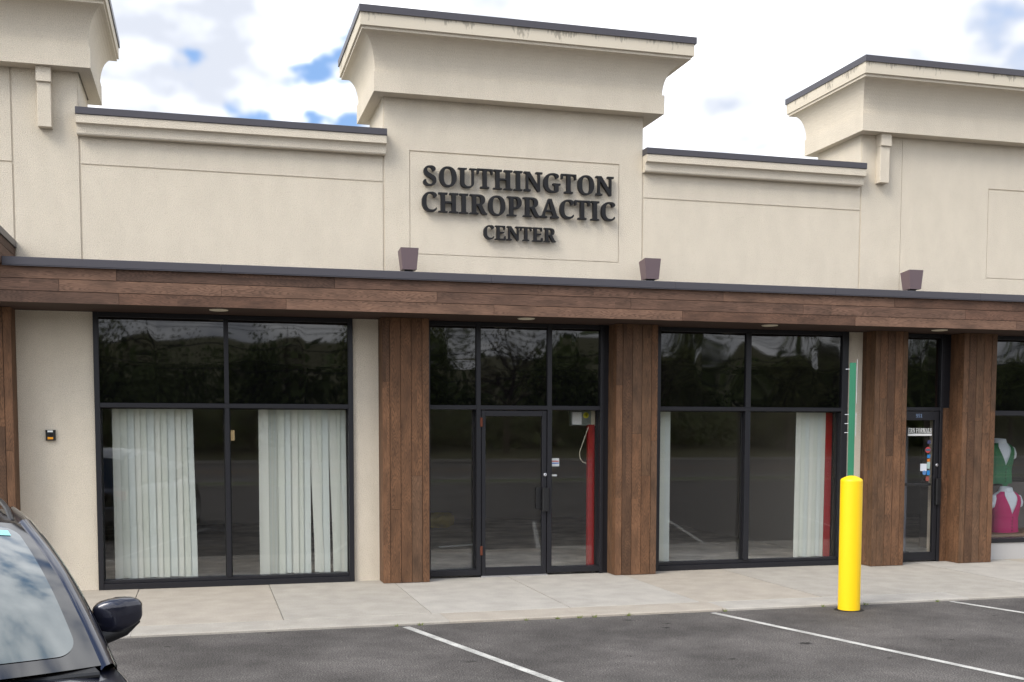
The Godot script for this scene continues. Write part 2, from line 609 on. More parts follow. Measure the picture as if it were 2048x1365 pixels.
func plank_column(x0: float, x1: float, depth: float, seed_: int, y_top: float, joints: Array) -> void:
	var col := group_node("wood_column", building)
	col.set_meta("label", "column clad in upright brown boards")
	put("column_core", bx(Vector3(x0 + 0.022, 0.02, 0.0), Vector3(x1 - 0.022, y_top - 0.004, depth - 0.022)), M.wood_dark, col)
	var r := RandomNumberGenerator.new()
	r.seed = seed_
	var share := [0.09, 0.135, 0.135, 0.135, 0.09]
	var x := x0
	var w := x1 - x0
	for i in 5:
		var wd: float = share[i] / 0.585 * w
		var cuts := [0.0, y_top]
		if joints[i] > 0.0:
			cuts = [0.0, joints[i], y_top]
		for k in cuts.size() - 1:
			var proud := r.randf_range(-0.002, 0.002)
			var m: Material = M.column[r.randi() % 6]
			var lo := Vector3(x + 0.003, cuts[k] + (0.006 if k == 0 else 0.002), depth - 0.02)
			var hi := Vector3(x + wd - 0.003, cuts[k + 1] - 0.002, depth + proud)
			put("plank", bx(lo, hi, 1, Vector2(r.randf() * 3.0, r.randf() * 3.0), 0.5, 5.0), m, col)
		x += wd
	for s in [-1, 1]:
		for i in 3:
			var z0 := 0.0 + (depth - 0.022) / 3.0 * i
			var z1 := z0 + (depth - 0.022) / 3.0
			var xa := x0 if s < 0 else x1 - 0.02
			var pr := r.randf_range(0.0, 0.002)
			put("plank", bx(Vector3(xa + (pr if s < 0 else 0.0), 0.006, z0 + 0.003), Vector3(xa + 0.02 - (0.0 if s < 0 else pr), y_top - 0.002, z1 - 0.003), 1, Vector2(r.randf() * 3.0, r.randf() * 3.0), 0.5, 5.0), M.column[r.randi() % 6], col)

func pane(parent: Node3D, x0: float, x1: float, y0: float, y1: float, z: float, dark := -1) -> void:
	var st := begin()
	quad(st, Vector3(x0, y0, z), Vector3(x1, y0, z), Vector3(x1, y1, z), Vector3(x0, y1, z), Vector3.BACK, Vector2(x0, y0) * 0.55, Vector2(x1, y0) * 0.55, Vector2(x1, y1) * 0.55, Vector2(x0, y1) * 0.55)
	if dark >= 0:
		st.generate_tangents()
		put("transom_pane", st.commit(), M.spandrel[dark], parent)
		put("pane_backing", bx(Vector3(x0, y0, z - 0.04), Vector3(x1, y1, z - 0.012)), M.seal, parent)
	else:
		# double glazing: two sheets of 6 mm glass with a gap
		put("pane", bx(Vector3(x0, y0, z - 0.006), Vector3(x1, y1, z)), M.pane, parent)
		var si := begin()
		quad(si, Vector3(x0, y0, z - 0.02), Vector3(x1, y0, z - 0.02), Vector3(x1, y1, z - 0.02), Vector3(x0, y1, z - 0.02), Vector3.BACK)
		put("inner_pane", si.commit(), M.pane, parent)

func vbar(parent: Node3D, called: String, x0: float, x1: float, y0: float, y1: float, zf := 0.045, zb := -0.11) -> void:
	put(called, bar(Vector3(x0, y0, zb), Vector3(x1, y1, zf), 1, 0.004), M.frame, parent)

func hbar(parent: Node3D, called: String, x0: float, x1: float, y0: float, y1: float, zf := 0.045, zb := -0.11) -> void:
	put(called, bar(Vector3(x0, y0, zb), Vector3(x1, y1, zf), 0, 0.004), M.frame, parent)

const T0 := 2.236
const T1 := 2.294
const HEAD := 3.33

func shop_window(x0: float, x1: float, m0: float, m1: float, jl: float, jr: float, wavy: int, label: String) -> Node3D:
	var w := group_node("shop_window", building)
	w.set_meta("label", label)
	vbar(w, "jamb", x0, x0 + jl, 0.0, 3.386)
	vbar(w, "jamb", x1 - jr, x1, 0.0, 3.386)
	vbar(w, "mullion", m0, m1, 0.12, T0, 0.04)
	vbar(w, "mullion", m0, m1, T1, HEAD, 0.04)
	hbar(w, "transom_bar", x0 + jl, x1 - jr, T0, T1, 0.043)
	hbar(w, "head_bar", x0 + jl, x1 - jr, HEAD, 3.386, 0.03)
	hbar(w, "sill", x0 + jl, x1 - jr, 0.0, 0.075, 0.05)
	hbar(w, "sill_bead", x0 + jl, x1 - jr, 0.075, 0.118, 0.012)
	for p in [[x0 + jl, m0], [m1, x1 - jr]]:
		pane(w, p[0], p[1], 0.118, T0, -0.075)
		pane(w, p[0], p[1], T1, HEAD, 0.004, wavy)
		put("glazing_bead", bx(Vector3(p[0], 0.118, -0.09), Vector3(p[0] + 0.014, T0, -0.06)), M.seal, w)
		put("glazing_bead", bx(Vector3(p[1] - 0.014, 0.118, -0.09), Vector3(p[1], T0, -0.06)), M.seal, w)
		put("glazing_bead", bx(Vector3(p[0] + 0.014, T0 - 0.014, -0.09), Vector3(p[1] - 0.014, T0, -0.06)), M.seal, w)
	return w

func blind(label: String, slats: Array, z: float, top := 2.25, bottom := 0.1) -> void:
	# slats: [x0 top, x1 top, x0 bottom, x1 bottom, twist]
	var b := thing("vertical_blind", label, "blind", Vector3(slats[0][0], 0, z), 0.0, "vertical blinds behind the shop windows")
	var ox: float = slats[0][0]
	var k := 0
	for s in slats:
		var g := []
		for i in 13:
			var t := i / 12.0
			var e := t * t * (3.0 - 2.0 * t)
			var xa: float = lerpf(s[0], s[2], e) - ox
			var xb: float = lerpf(s[1], s[3], e) - ox
			var row := []
			for j in 5:
				var q := j / 4.0
				var bow: float = 0.003 * sin(q * PI) + (q - 0.5) * s[4] * (xb - xa)
				row.append(Vector3(lerpf(xa, xb, q), lerpf(top, bottom + 0.01 * sin(k * 1.7), t), bow + 0.0018 * (k % 3)))
			g.append(row)
		put("slat", gridmesh(g), M.blind[k % 3], b)
		k += 1
	var lo: float = slats[0][0] - ox
	var hi: float = slats[-1][1] - ox
	put("head_rail", bx(Vector3(lo - 0.01, top - 0.004, -0.03), Vector3(hi + 0.01, top + 0.035, 0.03)), M.blind[0], b)

func storefront() -> void:
	building = thing("shop_building", "cream stucco shop building with flared cornices, brown wood canopy and dark glazed fronts", "building")
	var B := building
	# --- upper wall: backing and raised panels parted by real grooves
	upright(B, -9.5, 12.0, 3.42, 5.70, -0.32, -0.014, M.stucco, "wall_core")
	var g := 0.011
	var e := 0.004
	# centre tower
	for p in [[-1.59 + g, -1.25 - e, 3.42, 6.21], [1.615 + e, 1.962 - g, 3.42, 6.21], [-1.25 - e, 1.615 + e, 5.545 + g, 6.21], [-1.25 - e, 1.615 + e, 3.42, 4.243 - e], [-1.25 + e, 1.615 - e, 4.243 + e, 5.545 - g]]:
		upright(B, p[0], p[1], p[2], p[3], -0.014, 0.0, M.stucco)
	upright(B, -1.59, 1.962, 5.70, 7.10, -1.2, -0.014, M.stucco, "tower_wall")
	# low panels either side
	for p in [[-5.238 + g, -1.59 - g, 5.131], [1.962 + g, 5.322 - g, 5.122]]:
		upright(B, p[0], p[1], 3.42, p[2] - g, -0.014, -0.003, M.stucco)
		upright(B, p[0], p[1], p[2] + g, 5.60, -0.014, -0.003, M.stucco)
	# left tower
	for p in [[-5.98 + g, -5.238 - g, 3.42, 6.21], [-9.5, -5.98 - g, 5.113 + g, 6.21], [-9.5, -5.98 - g, 3.42, 5.113 - g]]:
		upright(B, p[0], p[1], p[2], p[3], -0.014, 0.0, M.stucco)
	upright(B, -9.5, -5.238, 5.70, 7.10, -1.2, -0.014, M.stucco, "tower_wall")
	# right tower
	for p in [[5.322 + g, 6.0 - g, 3.42, 6.21], [6.0 - e, 7.476 - e, 3.42, 6.21], [7.476 - e, 12.0, 5.549 + g, 6.21], [7.476 - e, 12.0, 3.42, 4.243 - e], [7.476 + e, 12.0, 4.243 + e, 5.549 - g]]:
		upright(B, p[0], p[1], p[2], p[3], -0.014, 0.0, M.stucco)
	upright(B, 5.322, 12.0, 5.70, 7.10, -1.2, -0.014, M.stucco, "tower_wall")
	var t1 := group_node("tower_cornice", B)
	cornice(t1, -1.59, 1.962, 0.70, 1.03)
	var t2 := group_node("tower_cornice", B)
	cornice(t2, -9.5, -5.225, 0.7, 0.70)
	corbel(t2, -5.605)
	var t3 := group_node("tower_cornice", B)
	cornice(t3, 5.318, 12.0, 0.55, 0.7)
	corbel(t3, 5.63)
	moulding(B, -5.257, -1.573)
	moulding(B, 1.957, 5.303)
	# roof slab and rear of the block, closing the rooms behind the glass
	upright(B, -9.5, 12.0, 3.05, 3.40, -9.3, -0.32, M.drywall, "roof_slab")
	upright(B, -9.5, 12.0, -0.02, 3.05, -9.3, -9.1, M.drywall, "rear_wall")
	upright(B, -9.5, -9.3, -0.02, 3.05, -9.1, -0.3, M.drywall, "side_wall")
	upright(B, 11.8, 12.0, -0.02, 3.05, -9.1, -0.3, M.drywall, "side_wall")
	upright(B, 5.42, 5.56, 0.02, 3.05, -9.1, -0.3, M.drywall, "party_wall")
	# --- lower wall piers
	for p in [[-9.5, -5.134], [-2.004, -1.075], [1.402, 2.178], [5.162, 5.98]]:
		upright(B, p[0], p[1], 0.0, 3.386, -0.26, 0.0, M.stucco, "wall_pier")
	upright(B, 6.76, 7.46, 0.0, 3.386, -0.26, 0.0, M.stucco, "wall_pier")
	upright(B, -9.5, 12.0, 3.386, 3.42, -0.32, 0.0, M.wood_dark, "wall_head")
	# --- canopy
	var C := group_node("canopy", B)
	C.set_meta("label", "long canopy faced with three courses of brown boards under a grey metal edge")
	put("canopy_deck", bx(Vector3(-7.6, 3.43, 0.002), Vector3(12.0, 3.79, 0.935)), M.wood_dark, C)
	put("soffit", bx(Vector3(-7.6, 3.389, 0.0), Vector3(12.0, 3.43, 0.935)), M.wood_dark, C)
	var rows := [[3.652, 3.79, [-7.6, -7.25, -4.789, -2.333, 0.191, 2.719, 5.28, 7.8, 10.3, 12.0]], [3.516, 3.646, [-7.6, -5.4, -3.641, -1.093, 1.431, 3.888, 6.415, 8.9, 11.4, 12.0]], [3.386, 3.510, [-7.6, -7.2, -4.768, -2.902, -0.376, 2.144, 4.677, 7.252, 9.8, 12.0]]]
	var r := RandomNumberGenerator.new()
	r.seed = 4
	for row in rows:
		for i in row[2].size() - 1:
			put("plank", bx(Vector3(row[2][i] + 0.002, row[0], 0.935), Vector3(row[2][i + 1] - 0.002, row[1], 0.96 + r.randf_range(-0.002, 0.002)), 0, Vector2(r.randf() * 3.0, r.randf() * 3.0), 0.42, 5.5), M.fascia[r.randi() % 6], C)
	var ex := [-5.98, -3.64, -0.42, 2.03, 4.35, 6.62, 9.2, 12.0]
	for i in ex.size() - 1:
		put("metal_edge", bar(Vector3(ex[i] + 0.0015, 3.785, 0.60), Vector3(ex[i + 1] - 0.0015, 3.877, 1.0), 0, 0.006), M.cap, C)
		put("drip_edge", bx(Vector3(ex[i] + 0.0015, 3.778, 0.985), Vector3(ex[i + 1] - 0.0015, 3.785, 1.006)), M.cap, C)
	put("canopy_roof", bx(Vector3(-5.98, 3.80, 0.0), Vector3(12.0, 3.868, 0.60)), M.cap, C)
	for x in [-3.35, -0.72, -0.45, 0.62, 1.75, 2.35, 2.55, 3.0, 4.95, 6.9, 8.3]:
		put("roof_seam", lathe([Vector2(0.0, 0.028), Vector2(0.018, 0.022), Vector2(0.045, 0.0)], 8, 1.0, 4.0), M.cap, C, Vector3(x, 3.874, 0.80))
	# taller canopy end at the next shop
	var D := group_node("raised_canopy", B)
	put("canopy_deck", bx(Vector3(-9.5, 3.80, 0.002), Vector3(-6.002, 4.11, 1.10)), M.wood_dark, D)
	for i in 3:
		var y0 := 3.80 + i * 0.108
		put("plank", bx(Vector3(-6.0, y0, 0.004), Vector3(-5.982, y0 + 0.102, 1.12), 2, Vector2(0.3 * i, 0.7 * i), 0.45, 5.5), M.fascia[i], D)
		put("plank", bx(Vector3(-9.5, y0, 1.10), Vector3(-6.0, y0 + 0.102, 1.12), 0, Vector2(0.5 * i, 0.2 * i), 0.45, 5.5), M.fascia[i + 2], D)
	put("metal_edge", bar(Vector3(-9.5, 4.11, 0.0), Vector3(-5.965, 4.19, 1.15), 0, 0.006), M.cap, D)
	# --- wood columns
	plank_column(-6.60, -6.0, 0.345, 11, 3.386, [0.0, 2.55, 0.0, 2.0, 1.72])
	plank_column(-1.672, -1.07, 0.335, 12, 3.386, [2.58, 0.95, 0.0, 1.38, 2.55])
	plank_column(1.477, 2.073, 0.335, 13, 3.386, [2.57, 0.0, 1.92, 1.35, 1.82])
	plank_column(5.408, 5.943, 0.335, 14, 3.386, [1.9, 2.42, 1.6, 0.0, 2.1])
	plank_column(6.881, 7.447, 0.335, 15, 3.386, [1.3, 0.0, 2.1, 0.0, 2.25])
	# --- glazed fronts
	shop_window(-5.134, -2.004, -3.606, -3.549, 0.062, 0.062, 0, "wide two-bay shop window with vertical blinds on both sides")
	shop_window(2.178, 5.162, 3.535, 3.614, 0.062, 0.10, 2, "wide two-bay shop window with wavy dark upper panes")
	entrance()
	neighbour()

func entrance() -> void:
	var w := group_node("entrance_screen", building)
	w.set_meta("label", "glazed entrance screen with side lights")
	vbar(w, "jamb", -1.075, -1.0, 0.0, 3.386)
	vbar(w, "jamb", 1.355, 1.402, 0.0, 3.386, 0.06)
	put("jamb_cover", bx(Vector3(1.402, 0.0, 0.001), Vector3(1.476, 3.386, 0.03)), M.frame, w)
	for m in [[-0.381, -0.318], [0.605, 0.668]]:
		vbar(w, "mullion", m[0], m[1], 0.03, T1, 0.05, -0.13)
		vbar(w, "mullion", m[0], m[1], T1, 3.386, 0.04)
	for s in [[-1.0, -0.381], [-0.318, 0.605], [0.668, 1.355]]:
		hbar(w, "transom_bar", s[0], s[1], T0, T1, 0.045)
		hbar(w, "head_bar", s[0], s[1], HEAD, 3.386, 0.03)
		pane(w, s[0], s[1], T1, HEAD, 0.004, 1)
	for s in [[-1.0, -0.381], [0.668, 1.355]]:
		hbar(w, "sill", s[0], s[1], 0.03, 0.105, 0.045)
		pane(w, s[0], s[1], 0.105, T0, -0.10)
		put("glazing_bead", bx(Vector3(s[1] - 0.014, 0.105, -0.115), Vector3(s[1], T0, -0.085)), M.seal, w)
		put("glazing_bead", bx(Vector3(s[0], 0.105, -0.115), Vector3(s[0] + 0.014, T0, -0.085)), M.seal, w)
	# sticker and lock plate on the right side light
	put("sticker", bx(Vector3(0.682, 1.472, -0.0985), Vector3(0.815, 1.582, -0.0965)), M.paper, w)
	put("sticker_stripe", bx(Vector3(0.684, 1.535, -0.0963), Vector3(0.810, 1.548, -0.0955)), mat(sr(200, 40, 45), 0.6), w)
	put("sticker_stripe", bx(Vector3(0.684, 1.508, -0.0963), Vector3(0.810, 1.522, -0.0955)), mat(sr(35, 95, 190), 0.6), w)
	put("strike_plate", bx(Vector3(0.682, 1.336, -0.0985), Vector3(0.782, 1.362, -0.0955)), M.paper, w)
	# door leaf
	var d := group_node("entrance_door", building)
	d.set_meta("label", "dark framed glass entrance door with rusty hinges")
	vbar(d, "stile", -0.309, -0.25, 0.02, 2.224, 0.03, -0.03)
	vbar(d, "stile", 0.536, 0.598, 0.02, 2.224, 0.03, -0.03)
	hbar(d, "top_rail", -0.25, 0.536, 2.15, 2.224, 0.03, -0.03)
	hbar(d, "bottom_rail", -0.25, 0.536, 0.02, 0.125, 0.03, -0.03)
	pane(d, -0.25, 0.536, 0.125, 2.15, -0.005)
	for y in [0.36, 2.07]:
		put("hinge", bar(Vector3(-0.33, y - 0.06, 0.03), Vector3(-0.296, y + 0.06, 0.062), 1, 0.008), M.rust, d)
	put("pull_handle", bar(Vector3(0.53, 0.87, 0.03), Vector3(0.625, 1.19, 0.085), 1, 0.01), M.black, d)
	put("push_plate", bx(Vector3(0.452, 0.90, 0.0), Vector3(0.53, 1.195, 0.012)), M.black, d)
	var cyl := lathe([Vector2(0, 0.014), Vector2(0.018, 0.014), Vector2(0.024, 0.008), Vector2(0.024, 0)], 18)
	var lk := put("lock_cylinder", cyl, M.silver, d, Vector3(0.577, 1.365, 0.03))
	lk.rotation.x = PI / 2
	put("threshold", bx(Vector3(-0.318, 0.0, -0.12), Vector3(0.605, 0.018, 0.06)), M.silver, d)

func neighbour() -> void:
	var d := group_node("shop_door", building)
	d.set_meta("label", "dark framed shop door with white lettering and small stickers")
	vbar(d, "jamb", 6.715, 6.76, 0.0, 3.386, 0.05)
	put("jamb_cover", bx(Vector3(6.76, 2.30, 0.001), Vector3(6.88, 3.386, 0.03)), M.frame, d)
	put("trim_board", bx(Vector3(6.762, 0.004, 0.001), Vector3(6.88, 2.298, 0.032), 1, Vector2(0.4, 0.9), 0.5, 5.0), M.column[3], d)
	vbar(d, "jamb", 5.98, 6.02, 0.0, 3.386, 0.05)
	hbar(d, "transom_bar", 6.02, 6.715, 2.255, 2.31, 0.045)
	hbar(d, "head_bar", 6.02, 6.715, HEAD, 3.386, 0.03)
	pane(d, 6.02, 6.715, 2.31, HEAD, 0.004, 2)
	vbar(d, "stile", 6.645, 6.71, 0.02, 2.25, 0.03, -0.03)
	vbar(d, "stile", 6.025, 6.09, 0.02, 2.25, 0.03, -0.03)
	hbar(d, "top_rail", 6.09, 6.645, 2.115, 2.25, 0.03, -0.03)
	hbar(d, "bottom_rail", 6.09, 6.645, 0.02, 0.145, 0.03, -0.03)
	pane(d, 6.09, 6.645, 0.145, 2.115, -0.005)
	put("pull_handle", bar(Vector3(6.66, 0.86, 0.03), Vector3(6.745, 1.25, 0.085), 1, 0.01), M.black, d)
	put("push_bar", bar(Vector3(6.09, 1.14, -0.07), Vector3(6.64, 1.18, -0.035), 0, 0.006), M.black, d)
	var lk := put("lock_cylinder", lathe([Vector2(0, 0.014), Vector2(0.018, 0.014), Vector2(0.024, 0.008), Vector2(0.024, 0)], 18), M.silver, d, Vector3(6.69, 1.45, 0.03))
	lk.rotation.x = PI / 2
	var white := mat(sr(236, 236, 232), 0.6)
	for l in flat_text("ERN FORMALS", 0.068, 0.405, 0.003):
		var o := put("letter", l[0], white, d, Vector3(6.205 + l[1], 1.931 + l[3], 0.001))
		o.scale.x = l[2]
	put("lettering_bar", bx(Vector3(6.205, 1.885, -0.004), Vector3(6.61, 1.918, 0.0)), white, d)
	for l in flat_text("951", 0.055, 0.11, 0.003):
		var o := put("digit", l[0], mat(sr(120, 140, 170), 0.5), d, Vector3(6.31 + l[1], 2.155 + l[3], 0.032))
		o.scale.x = l[2]
	# small stickers: [x, y, w, h, colour]
	for s in [[6.545, 1.765, 0.05, 0.055, sr(70, 72, 110)], [6.545, 1.555, 0.05, 0.05, sr(40, 130, 200)], [6.545, 1.50, 0.05, 0.04, sr(225, 130, 50)], [6.545, 1.395, 0.05, 0.10, sr(170, 195, 190)], [6.43, 1.36, 0.11, 0.11, sr(224, 228, 236)], [6.545, 1.30, 0.05, 0.07, sr(40, 130, 200)], [6.53, 1.21, 0.055, 0.07, sr(150, 80, 70)]]:
		put("sticker", bx(Vector3(s[0], s[1], -0.004), Vector3(s[0] + s[2], s[1] + s[3], -0.001)), mat(s[4], 0.6), d)
	var rd := lathe([Vector2(0, 0.003), Vector2(0.045, 0.003), Vector2(0.045, 0)], 24)
	var b1 := put("round_sticker", rd, mat(sr(190, 70, 72), 0.6), d, Vector3(6.555, 1.675, -0.004))
	b1.rotation.x = PI / 2
	put("sticker_band", bx(Vector3(6.515, 1.658, -0.0008), Vector3(6.595, 1.692, 0.0002)), mat(sr(90, 100, 120), 0.6), d)
	var b2 := put("round_sticker", lathe([Vector2(0, 0.003), Vector2(0.033, 0.003), Vector2(0.033, 0)], 20), mat(sr(90, 130, 180), 0.6), d, Vector3(6.50, 1.335, -0.0005))
	b2.rotation.x = PI / 2
	# display window beside it
	var w := group_node("display_window", building)
	vbar(w, "jamb", 7.46, 7.53, 0.26, 3.386)
	hbar(w, "transom_bar", 7.53, 11.0, 2.19, 2.265, 0.043)
	hbar(w, "head_bar", 7.53, 11.0, HEAD, 3.386, 0.03)
	hbar(w, "sill", 7.53, 11.0, 0.255, 0.32, 0.05)
	pane(w, 7.53, 11.0, 0.32, 2.19, -0.075)
	pane(w, 7.53, 11.0, 2.265, HEAD, 0.004, 2)
	vbar(w, "jamb", 11.0, 11.07, 0.26, 3.386)
	upright(building, 11.07, 12.0, 0.0, 3.386, -0.26, 0.0, M.stucco, "wall_pier")
	upright(building, 7.46, 11.07, 0.0, 0.255, -0.2, 0.03, mat(sr(176, 174, 172), 0.9), "window_plinth")

func sign_letters() -> void:
	var s := thing("wall_sign", "raised black serif letters spelling the practice name on the cream tower", "sign", Vector3(0, 4.4, 0))
	for row in [["SOUTHINGTON", 0.25, -1.095, 2.615, 5.112], ["CHIROPRACTIC", 0.25, -1.125, 2.675, 4.778], ["CENTER", 0.18, -0.30, 1.0, 4.462]]:
		for l in flat_text(row[0], row[1], row[3], 0.055):
			var o := put("letter", l[0], M.letter, s, Vector3(row[2] + l[1], row[4] - 4.4 + l[3], 0.052))
			o.scale.x = l[2]

# ------------------------------------------------------------------ rooms behind the glass
func interior() -> void:
	structure("floor", bx(Vector3(-9.3, -0.02, -9.1), Vector3(11.8, 0.022, -0.13)), M.floor)
	for p in [[1.335, 0.045, "red painted steel post behind the right side light of the entrance"], [5.035, 0.055, "red painted steel post behind the wavy two-bay window, beside the blind"]]:
		var o := thing("steel_post", p[2], "post", Vector3(p[0], 0.022, -0.29))
		put("shaft", bar(Vector3(-p[1], 0, -0.045), Vector3(p[1], 2.02 if p[0] < 2 else 3.0, 0.045), 1, 0.006), M.red, o)
		put("edge_strip", bx(Vector3(p[1], 0, -0.04), Vector3(p[1] + 0.025, 2.0 if p[0] < 2 else 3.0, 0.03)), M.seal, o)
	var e := thing("emergency_light", "pale emergency light box with a yellow lamp hung above the red post", "light", Vector3(1.21, 2.03, -0.30))
	put("housing", bar(Vector3(-0.17, 0, -0.05), Vector3(0.17, 0.2, 0.04), 0, 0.006), mat(sr(120, 128, 124), 0.6), e)
	put("cover_sheet", bx(Vector3(-0.155, 0.012, 0.04), Vector3(-0.02, 0.185, 0.046)), M.paper, e)
	put("end_cap", bx(Vector3(0.12, 0.0, 0.04), Vector3(0.172, 0.2, 0.05)), M.cable, e)
	var y := put("lamp_face", lathe([Vector2(0, 0.014), Vector2(0.03, 0.012), Vector2(0.042, 0)], 18), mat(sr(206, 200, 50), 0.5), e, Vector3(0.045, 0.14, 0.04))
	y.rotation.x = PI / 2
	var st := begin()
	var pts := [Vector3(1.306, 2.04, -0.26), Vector3(1.26, 1.93, -0.25), Vector3(1.212, 1.797, -0.25), Vector3(1.161, 1.658, -0.25), Vector3(1.168, 1.58, -0.25), Vector3(1.206, 1.526, -0.25), Vector3(1.258, 1.505, -0.25)]
	var rr := []
	for p in pts:
		rr.append(0.006)
	tube(st, pts, rr, 6)
	var cb := put("cable", st.commit(), M.cable, self)
	tag(cb, "loose white cable dangling under the emergency light box", "cable")
	st = begin()
	var p2 := []
	var r2 := []
	for i in 9:
		var t := i / 8.0
		p2.append(Vector3(-0.15 + 0.66 * t, 0.034, -3.55 - 0.35 * t * t - 0.05 * sin(t * 5.0)))
		r2.append(0.012)
	tube(st, p2, r2, 6)
	var wr := put("floor_wire", st.commit(), M.paper, self)
	tag(wr, "pale loose strip lying on the bare concrete floor inside the entrance", "wire")
	# scrap of yellow insulation
	st = begin()
	var g := []
	var n := noise(2.5, 3, 9)
	for i in 13:
		var row := []
		for j in 17:
			var th := PI * i / 12.0
			var ph := TAU * j / 16.0
			var v := Vector3(sin(th) * cos(ph) * 0.3, cos(th) * 0.16, sin(th) * sin(ph) * 0.2)
			row.append(v * (1.0 + 0.5 * n.get_noise_3d(v.x * 4, v.y * 4, v.z * 4 if j < 16 else v.z * 4)))
		g.append(row)
	grid(st, g, true)
	var ins := put("insulation_scrap", st.commit(), M.fluff, self, Vector3(0.62, 0.16, -7.2))
	tag(ins, "torn scrap of yellow insulation on the floor inside", "insulation")
	var tg := put("paper_tag", bx(Vector3(-3.545, 1.83, -0.0735), Vector3(-3.488, 1.96, -0.0715)), M.tan, self)
	tag(tg, "small tan paper tag stuck to the glass beside the mullion", "paper tag")
	# blinds
	var L := []
	var ed := [-4.96, -4.885, -4.798, -4.714, -4.643, -4.566, -4.476, -4.404, -4.323, -4.229, -4.15, -4.085, -4.005]
	for i in ed.size() - 1:
		var x0: float = ed[i]
		var x1: float = ed[i + 1] + 0.012
		L.append([x0, x1, x0 + (0.0 if i < 10 else 0.02), x1 + (0.01 if i < 10 else 0.03), 0.22])
	blind("closed bunch of pale vertical blind slats beside the cream wall pier", L, -0.25)
	var R := []
	var er := [-3.184, -3.07, -3.055, -3.04, -3.02, -3.0, -2.98, -2.963, -2.868, -2.792, -2.697, -2.63, -2.54]
	for i in er.size() - 1:
		R.append([er[i], er[i + 1] + 0.008, er[i] - 0.004, er[i + 1] + 0.006, 0.25 if i == 0 or i > 6 else 0.9])
	R.append([-2.545, -2.456, -2.485, -2.365, 0.1])
	R.append([-2.46, -2.383, -2.43, -2.385, 0.15])
	R.append([-2.39, -2.298, -2.379, -2.285, 0.2])
	R.append([-2.298, -2.20, -2.245, -2.07, 0.1])
	R.append([-2.21, -2.14, -2.235, -2.15, 0.2])
	R.append([-2.15, -2.072, -2.145, -2.06, 0.2])
	blind("bunch of pale vertical blind slats with some twisted and hanging apart", R, -0.25)
	blind("narrow stack of pale blind slats close against the wood column", [[2.24, 2.345, 2.24, 2.345, 0.1], [2.34, 2.43, 2.34, 2.43, 0.1], [2.425, 2.511, 2.425, 2.511, 0.1]], -0.25)
	var R2 := []
	for i in 7:
		R2.append([4.499 + i * 0.067, 4.575 + i * 0.067, 4.49 + i * 0.067, 4.566 + i * 0.067, 0.15 if i % 2 == 0 else 0.3])
	blind("pale blind slats drawn together beside the red post", R2, -0.25)
	# neighbour's shop
	var pn := thing("grey_partition", "pale grey upright panel inside the lettered shop door", "panel", Vector3(6.62, 0.022, -0.9))
	put("board", bar(Vector3(-0.13, 0, -0.02), Vector3(0.2, 2.0, 0.02), 1, 0.004), mat(sr(150, 156, 168), 0.8), pn)
	put("foot", bx(Vector3(-0.15, 0, -0.08), Vector3(0.22, 0.03, 0.08)), M.black, pn)
	var ct := thing("counter", "dark red counter inside the lettered shop door", "counter", Vector3(6.25, 0.022, -1.6))
	put("front", bx(Vector3(-0.4, 0, -0.3), Vector3(0.2, 0.95, 0.3)), mat(sr(74, 22, 24), 0.6), ct)
	put("top", bar(Vector3(-0.45, 0.95, -0.35), Vector3(0.25, 1.0, 0.35), 0, 0.008), mat(sr(90, 66, 44), 0.5), ct)
	bust(Vector3(8.36, 0.36, -0.52), mat(sr(178, 24, 98), 0.85), "display form wearing a magenta waistcoat over a white shirt")
	bust(Vector3(8.40, 1.12, -0.75), mat(sr(40, 112, 74), 0.85), "display form wearing a green waistcoat over a white shirt")
	var dp := thing("display_platform", "stepped display platform inside the shop window", "platform", Vector3(8.6, 0.022, -0.85))
	put("lower_step", bx(Vector3(-1.0, 0, -0.2), Vector3(1.4, 0.337, 0.62)), mat(sr(110, 84, 60), 0.7), dp)
	put("upper_step", bx(Vector3(-1.0, 0, -0.8), Vector3(1.4, 1.097, -0.2)), mat(sr(96, 92, 88), 0.7), dp)
	var tp := put("backdrop", bx(Vector3(-1.0, 1.097, -0.8), Vector3(1.4, 2.6, -0.74)), mat(sr(72, 70, 66), 0.9), dp)
	tp.set_meta("label", "dull backdrop behind the forms")

